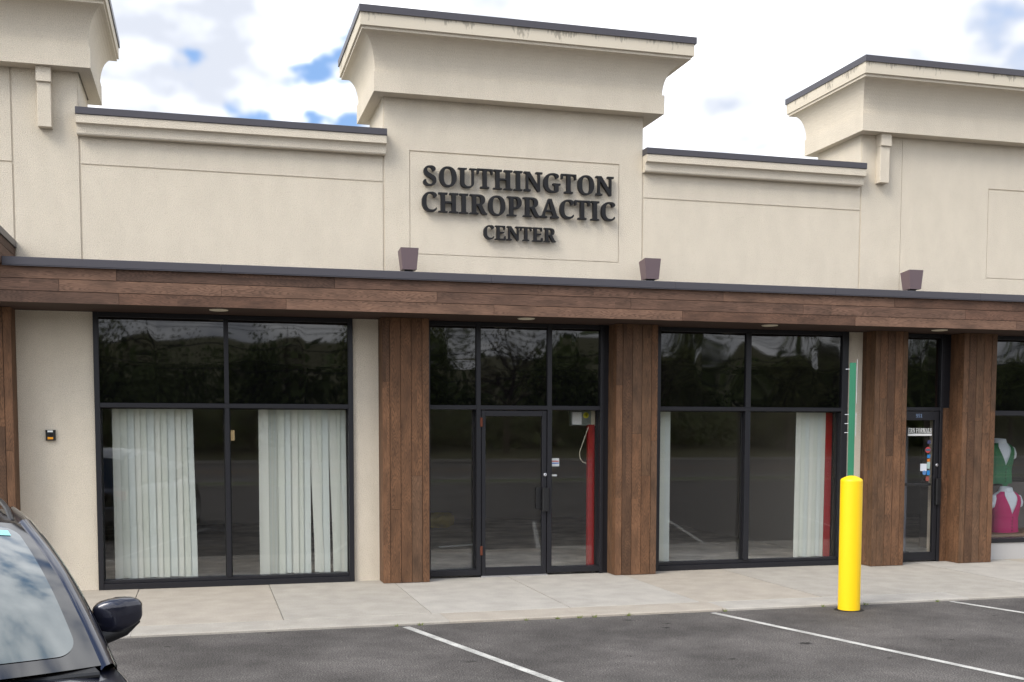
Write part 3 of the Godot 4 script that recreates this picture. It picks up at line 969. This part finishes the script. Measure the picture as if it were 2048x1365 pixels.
func bust(at: Vector3, cloth: StandardMaterial3D, label: String) -> void:
	var b := thing("clothed_form", label, "mannequin", at, 0.08, "display forms in the shop window")
	b.scale = Vector3(1.3, 1.12, 1.2)
	var shirt := mat(sr(205, 214, 222), 0.85)
	# [y, half width, half depth]
	var prof := [[0.0, 0.175, 0.115], [0.08, 0.17, 0.112], [0.2, 0.165, 0.11], [0.32, 0.185, 0.125], [0.42, 0.2, 0.13], [0.5, 0.195, 0.115], [0.55, 0.15, 0.085], [0.59, 0.075, 0.065], [0.63, 0.062, 0.06]]
	for layer in 2:
		var st := begin()
		var g := []
		var grow := 1.0 if layer == 0 else 1.05
		for j in 49:
			var a := TAU * j / 48.0
			var row := []
			for p in prof:
				var cut: float = p[0] if layer == 0 else minf(p[0], 0.575)
				row.append(Vector3(sin(a) * p[1] * grow, cut, cos(a) * p[2] * grow + 0.004 * layer))
			g.append(row)
		if layer == 0:
			grid(st, g, false)
			put("shirt", st.commit(), shirt, b)
		else:
			# the waistcoat leaves a V at the throat and holes at the shoulders
			for j in 48:
				var sub := []
				for jj in [j, j + 1]:
					var row := []
					var a: float = TAU * jj / 48.0
					var front := absf(wrapf(a, -PI, PI))
					var side := absf(absf(wrapf(a, -PI, PI)) - PI / 2)
					var topy := 0.575
					if front < 0.62:
						topy = 0.26 + 0.315 * front / 0.62
					if side < 0.30:
						topy = minf(topy, 0.42 + 0.12 * (side / 0.30))
					var hem := -0.04 if front < 0.25 else 0.0
					for k in 15:
						var y := lerpf(hem, topy, k / 14.0)
						var i := 0
						while i < prof.size() - 2 and prof[i + 1][0] < y:
							i += 1
						var t: float = clampf((y - prof[i][0]) / (prof[i + 1][0] - prof[i][0]), 0, 1)
						var hw: float = lerpf(prof[i][1], prof[i + 1][1], t) * 1.05 + 0.003
						var hd: float = lerpf(prof[i][2], prof[i + 1][2], t) * 1.05 + 0.005
						row.append(Vector3(sin(a) * hw, y, cos(a) * hd))
					sub.append(row)
				grid(st, sub, false)
			put("waistcoat", st.commit(), cloth, b)
	for s in [-1, 1]:
		var st := begin()
		tube(st, [Vector3(s * 0.12, 0.50, 0), Vector3(s * 0.175, 0.475, 0), Vector3(s * 0.205, 0.41, 0.0), Vector3(s * 0.21, 0.36, 0.0), Vector3(s * 0.205, 0.34, 0.0)], [0.05, 0.062, 0.056, 0.045, 0.015], 12)
		put("sleeve", st.commit(), shirt, b)
	var col := put("collar", lathe([Vector2(0.085, 0.0), Vector2(0.09, 0.012), Vector2(0.074, 0.06), Vector2(0.068, 0.062), Vector2(0.066, 0.0)], 24, 1.0, 0.95), shirt, b, Vector3(0, 0.575, 0))
	col.rotation.x = 0.12
	for k in 5:
		var bt := put("button", lathe([Vector2(0, 0.005), Vector2(0.007, 0.004), Vector2(0.008, 0)], 10), M.black, b, Vector3(0.0, 0.03 + k * 0.045, 0.132 if k < 4 else 0.136))
		bt.rotation.x = PI / 2
	var st2 := begin()
	tube(st2, [Vector3(0, 0.0, 0), Vector3(0, -0.03, 0)], [0.05, 0.06], 12)
	put("stand", st2.commit(), M.black, b)

# ------------------------------------------------------------------ small things on the building
func fittings() -> void:
	for p in [[-1.33, "brown floodlight on the canopy roof below the letter S of the sign"], [1.95, "brown floodlight on the canopy roof under the corner of the lettered tower"], [5.985, "brown floodlight on the canopy roof in front of the tower with the bracket"]]:
		var o := thing("floodlight", p[1], "light", Vector3(p[0], 3.868, 0.32), 0.0, "floodlights standing on the canopy roof")
		# tapered hood: wider at the top
		var st := begin()
		var lo := [Vector3(-0.09, 0.115, 0.09), Vector3(0.09, 0.115, 0.09), Vector3(0.09, 0.115, -0.09), Vector3(-0.09, 0.115, -0.09)]
		var hi := [Vector3(-0.115, 0.385, 0.10), Vector3(0.115, 0.385, 0.10), Vector3(0.115, 0.36, -0.12), Vector3(-0.115, 0.36, -0.12)]
		var nn := [Vector3.BACK, Vector3.RIGHT, Vector3.FORWARD, Vector3.LEFT]
		for i in 4:
			var j := (i + 1) % 4
			quad(st, lo[i], lo[j], hi[j], hi[i], nn[i])
		quad(st, lo[0], lo[1], lo[2], lo[3], Vector3.DOWN)
		quad(st, hi[0], hi[1], hi[2], hi[3], Vector3.UP)
		put("hood", st.commit(), M.uplight, o)
		put("lens", bx(Vector3(-0.095, 0.375, -0.10), Vector3(0.095, 0.384, 0.08)), M.lens, o)
		put("base", bar(Vector3(-0.07, 0.0, -0.06), Vector3(0.07, 0.03, 0.06), 0, 0.006), M.black, o)
		put("yoke", bx(Vector3(-0.05, 0.03, -0.03), Vector3(0.05, 0.115, 0.03)), M.black, o)
	var k := 0
	for x in [-3.668, 0.135, 3.575, 6.24]:
		var o := thing("soffit_light", ["round white soffit light above the window with blinds on both sides", "round white soffit light above the entrance door", "round white soffit light above the wavy two-bay window", "round white soffit light above the lettered shop door"][k], "light", Vector3(x, 3.389, 0.63), 0.0, "round lights set in the canopy soffit")
		put("trim_ring", lathe([Vector2(0.085, -0.001), Vector2(0.088, -0.010), Vector2(0.105, -0.008), Vector2(0.112, 0.0)], 32), M.lens, o)
		put("diffuser", lathe([Vector2(0.0, -0.012), Vector2(0.06, -0.010), Vector2(0.088, -0.006)], 32), M.lens, o)
		k += 1
	var a := thing("wall_device", "small black box with white and orange labels on the cream pier", "wall box", Vector3(-5.64, 1.835, 0.0))
	put("case", bar(Vector3(-0.056, 0, 0), Vector3(0.056, 0.128, 0.045), 1, 0.012), M.black, a)
	put("label_plate", bx(Vector3(-0.032, 0.1, 0.045), Vector3(0.028, 0.122, 0.047)), M.paper, a)
	put("cover", lathe([Vector2(0, 0.01), Vector2(0.026, 0.008), Vector2(0.03, 0)], 20), M.letter, a, Vector3(-0.002, 0.07, 0.045)).rotation.x = PI / 2
	put("orange_label", bx(Vector3(-0.032, 0.016, 0.045), Vector3(0.03, 0.042, 0.048)), mat(sr(240, 160, 20), 0.5), a)

func bollard() -> void:
	var o := thing("bollard", "yellow steel bollard at the edge of the parking spaces", "bollard", Vector3(3.07, -0.03, 3.52))
	put("sleeve", lathe([Vector2(0.0, 1.505), Vector2(0.03, 1.503), Vector2(0.07, 1.49), Vector2(0.11, 1.468), Vector2(0.12, 1.455), Vector2(0.121, 1.44), Vector2(0.121, 0.0)], 40), M.yellow, o)
	put("base_ring", lathe([Vector2(0.122, 0.008), Vector2(0.15, 0.004), Vector2(0.165, 0.0)], 32), M.seal, o)
	var p := thing("sign_post", "green channel post with a sign plate seen edge-on, standing in the bollard", "sign post", Vector3(3.055, 1.47, 3.52), -0.558)
	var st := begin()
	box(st, Vector3(-0.03, 0, 0.0), Vector3(0.03, 1.25, 0.004))
	box(st, Vector3(-0.034, 0, -0.03), Vector3(-0.03, 1.25, 0.004))
	box(st, Vector3(0.03, 0, -0.03), Vector3(0.034, 1.25, 0.004))
	put("channel", st.commit(), M.green, p)
	put("sign_plate", bx(Vector3(0.042, 0.80, -0.15), Vector3(0.046, 1.28, 0.15)), M.zinc, p)
	put("lower_plate", bx(Vector3(0.042, 0.44, -0.15), Vector3(0.046, 0.70, 0.15)), M.zinc, p)
	for y in [0.48, 0.58, 0.68, 1.18]:
		put("bolt", bar(Vector3(-0.075, y - 0.004, -0.012), Vector3(0.05, y + 0.004, -0.004), 0, 0.002), M.zinc, p)

# ------------------------------------------------------------------ ground
func sheet(x0: float, x1: float, z0: float, z1: float, y: float) -> ArrayMesh:
	var st := begin()
	var P := [Vector3(x0, y, z0), Vector3(x1, y, z0), Vector3(x1, y, z1), Vector3(x0, y, z1)]
	var idx := [0, 1, 2, 0, 2, 3]
	for i in idx:
		st.set_normal(Vector3.UP)
		st.set_uv(Vector2(P[i].x, P[i].z))
		st.set_uv2(Vector2(P[i].x, P[i].z))
		st.add_vertex(P[i])
	return st.commit()

func ground() -> void:
	structure("ground", sheet(-500, 500, -500, 500, -0.12), M.grass)
	structure("parking_lot", sheet(-120, 150, -0.2, 24.0, -0.03), M.asphalt)
	structure("road", sheet(-300, 300, 26.6, 52.0, -0.10), M.asphalt)
	structure("verge", bx(Vector3(-120, -0.12, 24.15), Vector3(150, 0.02, 26.4), 0), M.grass)
	structure("kerb", bx(Vector3(-120, -0.12, 24.0), Vector3(150, 0.06, 24.15), 0), M.kerb)
	structure("kerb", bx(Vector3(-120, -0.12, 26.4), Vector3(150, 0.05, 26.55), 0), M.kerb)
	structure("kerb", bx(Vector3(-300, -0.12, 52.0), Vector3(300, 0.06, 52.2), 0), M.kerb)
	structure("road_marking", sheet(-300, 300, 38.6, 38.75, -0.096), M.yellow_line)
	structure("road_marking", sheet(-300, 300, 39.0, 39.15, -0.096), M.yellow_line)
	structure("road_marking", sheet(-300, 300, 45.0, 45.15, -0.096), M.white_line)
	structure("road_marking", sheet(-300, 300, 31.0, 31.15, -0.096), M.white_line)
	# grass bank on the far side
	var g := []
	var n := noise(0.03, 3, 15)
	for i in 41:
		var row := []
		var x := -120.0 + i * 6.5
		for j in 13:
			var t := j / 12.0
			var z := 52.2 + t * 90.0
			row.append(Vector3(x, -0.1 + 11.0 * t * t + t * 5.0 * (n.get_noise_2d(x, z) + 0.3) + smoothstep(0.0, 0.1, t) * 0.6, z))
		g.append(row)
	var st := begin()
	grid(st, g, true, Vector2(40, 16))
	structure("hill", st.commit(), M.woodland)
	# sidewalk: base, slabs, kerb strip
	var w := structure("sidewalk", bx(Vector3(-14.2, -0.12, -0.12), Vector3(17.0, -0.014, 3.22)), M.wood_dark)
	w.set_surface_override_material(0, M.kerb)
	var x := -4.665 - 1.57 * 6
	var k := 0
	while x < 16.5:
		var nx := x + 1.57
		var m: Material = M.concrete[(k * 2 + k / 3) % 3]
		put("slab", bar(Vector3(x + 0.005, -0.05, -0.10), Vector3(nx - 0.005, 0.0 + 0.002 * (k % 2), 2.742), 0, 0.004), m, w)
		x = nx
		k += 1
	var kx := -14.0
	k = 0
	while kx < 16.5:
		var nx := kx + 3.14
		put("kerb_stone", bar(Vector3(kx + (0.003 if k > 0 else 0.0), -0.11, 2.748), Vector3(nx, 0.0, 3.25), 0, 0.012), M.concrete[(k + 1) % 3], w)
		kx = nx
		k += 1
	# painted bay lines
	k = 0
	for l in [[-1.91, 3.34, 0.262], [1.50, 3.33, 0.272], [4.56, 3.30, 0.28], [-5.2, 3.34, 0.262], [7.9, 3.32, 0.275]]:
		var o := structure("bay_line", sheet(-0.041, 0.041, 0.0, 5.4, 0.0), M.paint_line)
		o.position = Vector3(l[0], -0.026, l[1])
		o.rotation.y = l[2]
	# weeds in the joint between kerb and asphalt
	st = begin()
	var r := RandomNumberGenerator.new()
	r.seed = 77
	for wx in [-2.0, -1.75, -0.62, -0.27, -0.02, 0.15, 0.53, 1.68, 2.9, 3.3, 3.45, 4.4]:
		for b in 14:
			var a := r.randf() * TAU
			var base := Vector3(wx + r.randf_range(-0.02, 0.02), -0.03, 3.262 + r.randf_range(-0.004, 0.015))
			var tip := base + Vector3(cos(a) * 0.028, r.randf_range(0.015, 0.045), absf(sin(a)) * 0.022)
			var side := Vector3(-sin(a), 0, cos(a)) * 0.005
			tri(st, base - side, base + side, tip, Vector3(0, 0.6, 0.8), Vector2.ZERO, Vector2.ONE, Vector2.ONE)
	var wd := put("weeds", st.commit(), mat(sr(104, 118, 44), 0.9), self)
	wd.set_meta("kind", "stuff")
	tag(wd, "small green weeds sprouting along the kerb joint", "weeds")

# ------------------------------------------------------------------ what stands across the road (seen in the glass)
func tree(at: Vector3, h: float, rad: float, seed_: int, kind: int, label: String) -> void:
	var o := thing("roadside_tree", label, "tree", at, 0.0, "trees on the bank across the road")
	var r := RandomNumberGenerator.new()
	r.seed = seed_
	var st := begin()
	var lean := Vector3(r.randf_range(-0.05, 0.05), 1, r.randf_range(-0.05, 0.05))
	tube(st, [Vector3(0, -0.3, 0), lean * h * 0.2, lean * h * 0.5, lean * h * 0.8, lean * h], [h * 0.028, h * 0.022, h * 0.016, h * 0.008, 0.01], 8)
	var tips := []
	for i in 16:
		var a := r.randf() * TAU
		var b := lean * h * r.randf_range(0.22, 0.7)
		var e := b + Vector3(cos(a) * rad * r.randf_range(0.5, 1.0), h * r.randf_range(0.12, 0.34), sin(a) * rad * r.randf_range(0.5, 1.0))
		var m := b.lerp(e, 0.5) + Vector3(0, -0.12, 0)
		tube(st, [b, m, e], [h * 0.009, h * 0.006, 0.015], 5)
		tips.append(e)
		tips.append(m)
		for q in 3:
			var e2 := m + Vector3(r.randf_range(-1, 1), r.randf_range(0.2, 1.0), r.randf_range(-1, 1)) * rad * 0.4
			tube(st, [m, e2], [0.03, 0.008], 4)
			tips.append(e2)
	tips.append(lean * h * 0.95)
	put("trunk", st.commit(), M.bark, o)
	st = begin()
	var per := 40 if kind != 2 else 12
	for t in tips:
		for q in per:
			var c: Vector3 = t + Vector3(r.randfn(0, 1), r.randfn(0, 0.8), r.randfn(0, 1)) * rad * 0.24
			var u := Vector3(r.randfn(0, 1), r.randfn(0, 1), r.randfn(0, 1)).normalized()
			var v := u.cross(Vector3(r.randfn(0, 1), r.randfn(0, 1), r.randfn(0, 1))).normalized()
			var s := r.randf_range(0.08, 0.17)
			quad(st, c - u * s, c + v * s * 0.6, c + u * s, c - v * s * 0.6, u.cross(v))
	put("crown", st.commit(), M.leaf[kind], o)

func across_the_road() -> void:
	var r := RandomNumberGenerator.new()
	r.seed = 5
	var kinds := ["bushy green tree on the bank across the road", "pale budding tree on the bank across the road", "thin bare-branched tree on the bank across the road"]
	for i in 26:
		var x := -24.0 + i * 3.3 + r.randf_range(-1.2, 1.2)
		var row := i % 3
		var z: float = [55.5, 60.0, 66.0][row] + r.randf_range(-1.0, 1.5)
		var t := (z - 52.2) / 90.0
		var k: int = [0, 2, 1, 0, 1, 2, 0][i % 7]
		tree(Vector3(x, 9.0 * t * t + 0.6, z), r.randf_range(5.6, 8.2) + row * 0.8, r.randf_range(2.0, 3.0), 900 + i, k, kinds[k])
	# a thicket below the crowns
	var st := begin()
	for i in 22000:
		var x := r.randf_range(-34, 72)
		var z := r.randf_range(57.5, 64.0)
		var top := 5.6 + 1.5 * sin(x * 0.37) + 1.0 * sin(x * 0.93 + 2.0)
		var c := Vector3(x, 0.6 + r.randf() * r.randf() * top + r.randf() * top * 0.3, z)
		var u := Vector3(r.randfn(0, 1), r.randfn(0, 1), r.randfn(0, 1)).normalized()
		var v := u.cross(Vector3(r.randfn(0, 1), r.randfn(0, 1), r.randfn(0, 1))).normalized()
		var s := r.randf_range(0.25, 0.5)
		quad(st, c - u * s, c + v * s * 0.6, c + u * s, c - v * s * 0.6, u.cross(v))
	var th := put("thicket", st.commit(), M.leaf[0], self)
	th.set_meta("kind", "stuff")
	tag(th, "dense leafy undergrowth on the bank across the road", "undergrowth")
	for p in [[-34.0, "wooden utility pole across the road from the raised canopy end"], [58.0, "wooden utility pole across the road, far along past the display window"]]:
		var o := thing("utility_pole", p[1], "utility pole", Vector3(p[0], -0.1, 53.4), 0.0, "utility poles along the road")
		st = begin()
		tube(st, [Vector3(0, 0, 0), Vector3(0, 10.0, 0)], [0.17, 0.12], 10)
		put("mast", st.commit(), M.bark, o)
		put("crossarm", bx(Vector3(-0.06, 9.2, -1.2), Vector3(0.06, 9.32, 1.2)), M.bark, o)
	var ys := [[9.35, -1.1], [9.35, 0.0], [9.35, 1.1], [8.3, 0.15], [7.6, 0.15], [7.1, 0.15]]
	for k in ys.size():
		st = begin()
		var pts := []
		var rad := []
		for i in 33:
			var t := i / 32.0
			pts.append(Vector3(lerpf(-34, 58, t), ys[k][0] - 6.0 * t * (1 - t) * (0.9 + 0.1 * k), 53.4 + ys[k][1]))
			rad.append(0.02 if k < 3 else 0.035)
		tube(st, pts, rad, 5)
		var wv := put("overhead_wire", st.commit(), M.seal, self)
		tag(wv, "black overhead wire strung between the utility poles", "wire", "overhead wires along the road")

# ------------------------------------------------------------------ car
func ws(u: float, v: float, lift := 0.0) -> Vector3:
	# windscreen surface: u across (-1..1, + is the car's left), v from cowl to roof
	var b := Vector3(0.755 * u, 1.0 + 0.03 * (1 - u * u), 0.25 * (1 - u * u))
	var h := Vector3(0.60 * u, 1.525 + 0.055 * (1 - u * u), -1.28 + 0.13 * (1 - u * u))
	var p := b.lerp(h, v)
	var n := Vector3(0.25 * u, 0.9, 0.40).normalized()
	return p + n * (0.045 * sin(v * PI) + lift)

func car() -> void:
	var o := thing("parked_car", "dark navy car parked nose-out with the sky mirrored in its windscreen", "car", Vector3(-5.044, -0.03, 9.647), deg_to_rad(15))
	var paint := mat(sr(26, 28, 44), 0.28, 0.45, 0.5)
	paint.clearcoat_enabled = true
	paint.clearcoat = 1.0
	paint.clearcoat_roughness = 0.03
	var frit := mat(sr(12, 12, 16), 0.04, 0.0, 0.8)
	var glass := mat(sr(24, 50, 54), 0.015, 0.0, 1.0)
	glass.clearcoat_enabled = true
	glass.clearcoat = 1.0
	glass.clearcoat_roughness = 0.01
	var dark := mat(sr(16, 16, 18), 0.5)
	var trim := mat(sr(30, 30, 33), 0.35, 0.3)
	# windscreen with its black border
	var g := []
	for i in 25:
		var row := []
		for j in 17:
			row.append(ws(-1.0 + 2.0 * i / 24.0, j / 16.0))
		g.append(row)
	var scr := put("windscreen_border", gridmesh(g, true), frit, o)
	g = []
	for j in 61:
		var v := 0.065 + 0.885 * (0.5 - 0.5 * cos(PI * j / 60.0))
		var e := minf(v - 0.065, 0.95 - v)
		var um := lerpf(0.89, 0.91, v)
		if e < 0.09:
			um -= 0.13 * (1.0 - sqrt(maxf(0.0, 1.0 - pow(1.0 - e / 0.09, 2.0))))
		var row := []
		for i in 25:
			row.append(ws(-um + 2.0 * um * i / 24.0, v, 0.003))
		g.append(row)
	put("windscreen", gridmesh(g, false), glass, o)
	g = []
	for i in 2:
		var row := []
		for j in 2:
			row.append(ws(0.70 + 0.13 * i, 0.86 + 0.05 * j, 0.006))
		g.append(row)
	put("windscreen_sticker", gridmesh(g, true), mat(sr(150, 215, 215), 0.4), o)
	# A pillars
	for s in [-1.0, 1.0]:
		g = []
		for j in 17:
			var v := -0.02 + 1.04 * j / 16.0
			var w := ws(s, v)
			g.append([w + Vector3(-0.012 * s, -0.004, 0.0), w + Vector3(0.006 * s, 0.012, -0.005), w + Vector3(0.04 * s, 0.016, -0.035), w + Vector3(0.068 * s, -0.004, -0.08), w + Vector3(0.08 * s, -0.045, -0.12)])
		put("pillar", gridmesh(g, s > 0), paint, o)
		g = []
		for j in 17:
			var w := ws(s, 1.0 * j / 16.0)
			g.append([w + Vector3(0.074 * s, -0.02, -0.102), w + Vector3(0.085 * s, -0.03, -0.112), w + Vector3(0.083 * s, -0.06, -0.13)])
		put("pillar_trim", gridmesh(g, s > 0), trim, o)
	# roof
	g = []
	for i in 13:
		var t := i / 12.0
		var row := []
		for j in 17:
			var u := -1.0 + 2.0 * j / 16.0
			var h := ws(u, 1.0)
			var q := Vector3(0.60 * u, 1.42 + 0.07 * (1 - u * u), -3.05 + 0.1 * u * u)
			var p := h.lerp(q, t)
			p.y += 0.10 * sin(t * PI) * (1.0 - 0.15 * u * u)
			row.append(p)
		g.append(row)
	put("roof", gridmesh(g, true), paint, o)
	# side glass and roof sides
	for s in [-1.0, 1.0]:
		g = []
		for i in 21:
			var t := i / 20.0
			var row := []
			var top := ws(s, 1.0) + Vector3(0.075 * s, -0.045, -0.12)
			var rt := Vector3((0.675 - 0.05 * t * t) * s, lerpf(top.y, 1.36, t * t) + 0.06 * sin(t * PI), lerpf(top.z, -3.05, t))
			var bt := Vector3(lerpf(0.83, 0.80, t) * s, 0.955, lerpf(-0.10, -3.25, t))
			for j in 7:
				var v := j / 6.0
				var p := bt.lerp(rt, v)
				p.x += 0.025 * s * sin(v * PI)
				row.append(p)
			g.append(row)
		put("side_glass", gridmesh(g, s < 0), frit, o)
		var st := begin()
		g = []
		for i in 21:
			var t := i / 20.0
			var top := ws(s, 1.0) + Vector3(0.075 * s, -0.045, -0.12)
			var rt := Vector3((0.675 - 0.05 * t * t) * s, lerpf(top.y, 1.36, t * t) + 0.06 * sin(t * PI), lerpf(top.z, -3.05, t))
			var h := ws(s, 1.0)
			var q := Vector3(0.60 * s, 1.42, -2.95)
			var p := h.lerp(q, t)
			p.y += 0.10 * sin(t * PI) * 0.85
			g.append([rt + Vector3(0.004 * s, -0.02, 0), rt + Vector3(0.012 * s, 0.02, 0), p.lerp(rt, 0.4) + Vector3(0.01 * s, 0.03, 0), p + Vector3(-0.01 * s, 0.004, 0)])
		grid(st, g, s < 0)
		put("roof_side", st.commit(), paint, o)
		var rl := begin()
		var pts := []
		var rad := []
		for i in 9:
			var t := 0.06 + 0.88 * i / 8.0
			pts.append(Vector3(0.565 * s, lerpf(1.545, 1.46, t * t) + 0.10 * sin(t * PI) * 0.9 + (-0.004 if i > 0 and i < 8 else -0.03), lerpf(-1.28, -3.0, t)))
			rad.append(0.015)
		tube(rl, pts, rad, 8)
		put("roof_rail", rl.commit(), trim, o)
	# rear window and tail
	g = []
	for i in 9:
		var row := []
		for j in 7:
			var u := -1.0 + 2.0 * i / 8.0
			row.append(Vector3(0.60 * u, 1.42 + 0.07 * (1 - u * u), -3.05 + 0.1 * u * u).lerp(Vector3(0.78 * u, 0.955, -3.38 + 0.12 * u * u), j / 6.0))
		g.append(row)
	put("rear_window", gridmesh(g, true), frit, o)
	# lower body: stations along the length
	var S := [[-3.46, 0.62, 0.45, 0.80, 0.92], [-3.38, 0.78, 0.30, 0.93, 0.95], [-3.0, 0.86, 0.24, 0.97, 0.97], [-2.2, 0.915, 0.22, 0.97, 0.97], [-1.0, 0.92, 0.22, 0.965, 0.965], [-0.1, 0.915, 0.22, 0.965, 0.985], [0.05, 0.91, 0.22, 0.962, 0.995], [0.28, 0.905, 0.22, 0.945, 1.015], [0.6, 0.895, 0.22, 0.91, 0.985], [0.95, 0.86, 0.22, 0.86, 0.92], [1.15, 0.78, 0.24, 0.78, 0.83], [1.27, 0.60, 0.32, 0.66, 0.70]]
	g = []
	for q in S:
		var row := []
		var prof := [[0.80, q[2]], [0.94, q[2] + 0.08], [0.985, 0.42], [1.0, 0.62], [0.985, 0.78], [0.955, q[3] - 0.05], [0.90, q[3]], [0.80, lerpf(q[3], q[4], 0.35)], [0.55, lerpf(q[3], q[4], 0.75)], [0.25, lerpf(q[3], q[4], 0.97)]]
		for p in prof:
			row.append(Vector3(p[0] * q[1], minf(p[1], q[3] + 0.1), q[0]))
		row.append(Vector3(0, q[4], q[0]))
		for i in range(prof.size() - 1, -1, -1):
			row.append(Vector3(-prof[i][0] * q[1], minf(prof[i][1], q[3] + 0.1), q[0]))
		g.append(row)
	put("body", gridmesh(g, true), paint, o)
	put("underbody", bx(Vector3(-0.7, 0.2, -3.3), Vector3(0.7, 0.5, 1.1)), dark, o)
	put("front_bumper", bar(Vector3(-0.58, 0.3, 1.2), Vector3(0.58, 0.62, 1.30), 0, 0.03), paint, o)
	put("rear_bumper", bar(Vector3(-0.62, 0.34, -3.52), Vector3(0.62, 0.62, -3.40), 0, 0.03), paint, o)
	put("cowl", bar(Vector3(-0.72, 0.97, -0.02), Vector3(0.72, 1.0, 0.14), 0, 0.01), dark, o)
	for s in [-1.0, 1.0]:
		put("headlight", bar(Vector3(s * 0.62 - 0.13, 0.64, 1.06), Vector3(s * 0.62 + 0.13, 0.76, 1.2), 0, 0.03), M.zinc, o)
		put("tail_light", bar(Vector3(s * 0.66 - 0.1, 0.72, -3.44), Vector3(s * 0.66 + 0.1, 0.9, -3.36), 0, 0.02), M.red, o)
		for z in [0.52, -2.2]:
			var wh := group_node("wheel", o, Vector3(s * 0.80, 0.335, z))
			wh.rotation.z = -s * PI / 2
			put("tyre", lathe([Vector2(0.2, -0.1), Vector2(0.31, -0.1), Vector2(0.335, -0.07), Vector2(0.335, 0.08), Vector2(0.31, 0.125), Vector2(0.235, 0.13)], 32), M.seal, wh)
			put("rim", lathe([Vector2(0.0, 0.11), Vector2(0.06, 0.115), Vector2(0.1, 0.10), Vector2(0.2, 0.12), Vector2(0.236, 0.13)], 32), M.silver, wh)
			var ar := put("wheel_arch", lathe([Vector2(0.34, 0.0), Vector2(0.345, 0.018), Vector2(0.395, 0.014), Vector2(0.40, 0.0)], 32), dark, o, Vector3(s * 0.895, 0.345, z))
			ar.rotation.z = -s * PI / 2
	# wing mirrors
	for s in [-1.0, 1.0]:
		var mr := group_node("wing_mirror", o, Vector3(s * 0.922, 1.137, -0.50))
		g = []
		for i in 25:
			var row := []
			var ph := TAU * i / 24.0
			for j in 13:
				var th := PI * j / 12.0
				var ct := cos(th)
				var stn := sin(th)
				var ex := 0.55
				var vx := signf(ct) * pow(absf(ct), 0.75) * 0.116
				var vy := signf(sin(ph)) * pow(absf(sin(ph)), ex) * pow(stn, 0.55) * (0.082 - 0.12 * maxf(vx, 0.0))
				var vz := signf(cos(ph)) * pow(absf(cos(ph)), ex) * pow(stn, 0.55) * 0.062
				if vz > 0:
					vz *= 1.0 - 0.4 * absf(vx) / 0.122
				row.append(Vector3(vx * s, vy + 0.12 * vx, vz - 0.12 * absf(vx)))
			g.append(row)
		put("mirror_shell", gridmesh(g, s < 0), paint, mr)
		var st := begin()
		var pts := [Vector3(-0.13 * s, -0.125, 0.0), Vector3(-0.06 * s, -0.098, 0.0), Vector3(0.03 * s, -0.074, -0.005), Vector3(0.10 * s, -0.038, -0.012)]
		tube(st, pts, [0.045, 0.04, 0.034, 0.012], 10)
		put("mirror_foot", st.commit(), dark, mr)

# ------------------------------------------------------------------
func _ready() -> void:
	rng.seed = 1
	# camera
	var cam := Camera3D.new()
	cam.name = "camera"
	cam.position = Vector3(-3.877, 2.007, 14.5975)
	cam.rotation = Vector3(-0.0678, -0.2674, 0.0016)
	cam.near = 0.1
	cam.far = 2000.0
	cam.projection = Camera3D.PROJECTION_FRUSTUM
	cam.size = 2.0 * 0.1 * 682.5 / 2257.15
	cam.frustum_offset = Vector2(0.0, 325.3 / 2257.15 * 0.1)
	add_child(cam)
	# sky, exposure
	var env := Environment.new()
	env.background_mode = Environment.BG_SKY
	var sky := Sky.new()
	var pm := PanoramaSkyMaterial.new()
	pm.panorama = tex(sky_image())
	sky.sky_material = pm
	env.sky = sky
	env.tonemap_mode = Environment.TONE_MAPPER_LINEAR
	env.tonemap_exposure = 2.3
	env.sdfgi_enabled = true
	env.ssao_enabled = true
	env.ssil_enabled = true
	var we := WorldEnvironment.new()
	we.name = "world"
	we.environment = env
	add_child(we)
	# veiled sun from the left, nearly along the front
	var sun := DirectionalLight3D.new()
	sun.name = "sun"
	sun.light_energy = 0.34
	sun.light_color = Color(1.0, 0.96, 0.89)
	sun.light_angular_distance = 28.0
	sun.shadow_enabled = true
	add_child(sun)
	sun.look_at_from_position(Vector3(-1.0, 1.15, 0.62) * 10.0, Vector3.ZERO)
	materials()
	ground()
	storefront()
	sign_letters()
	interior()
	fittings()
	bollard()
	car()
	across_the_road()
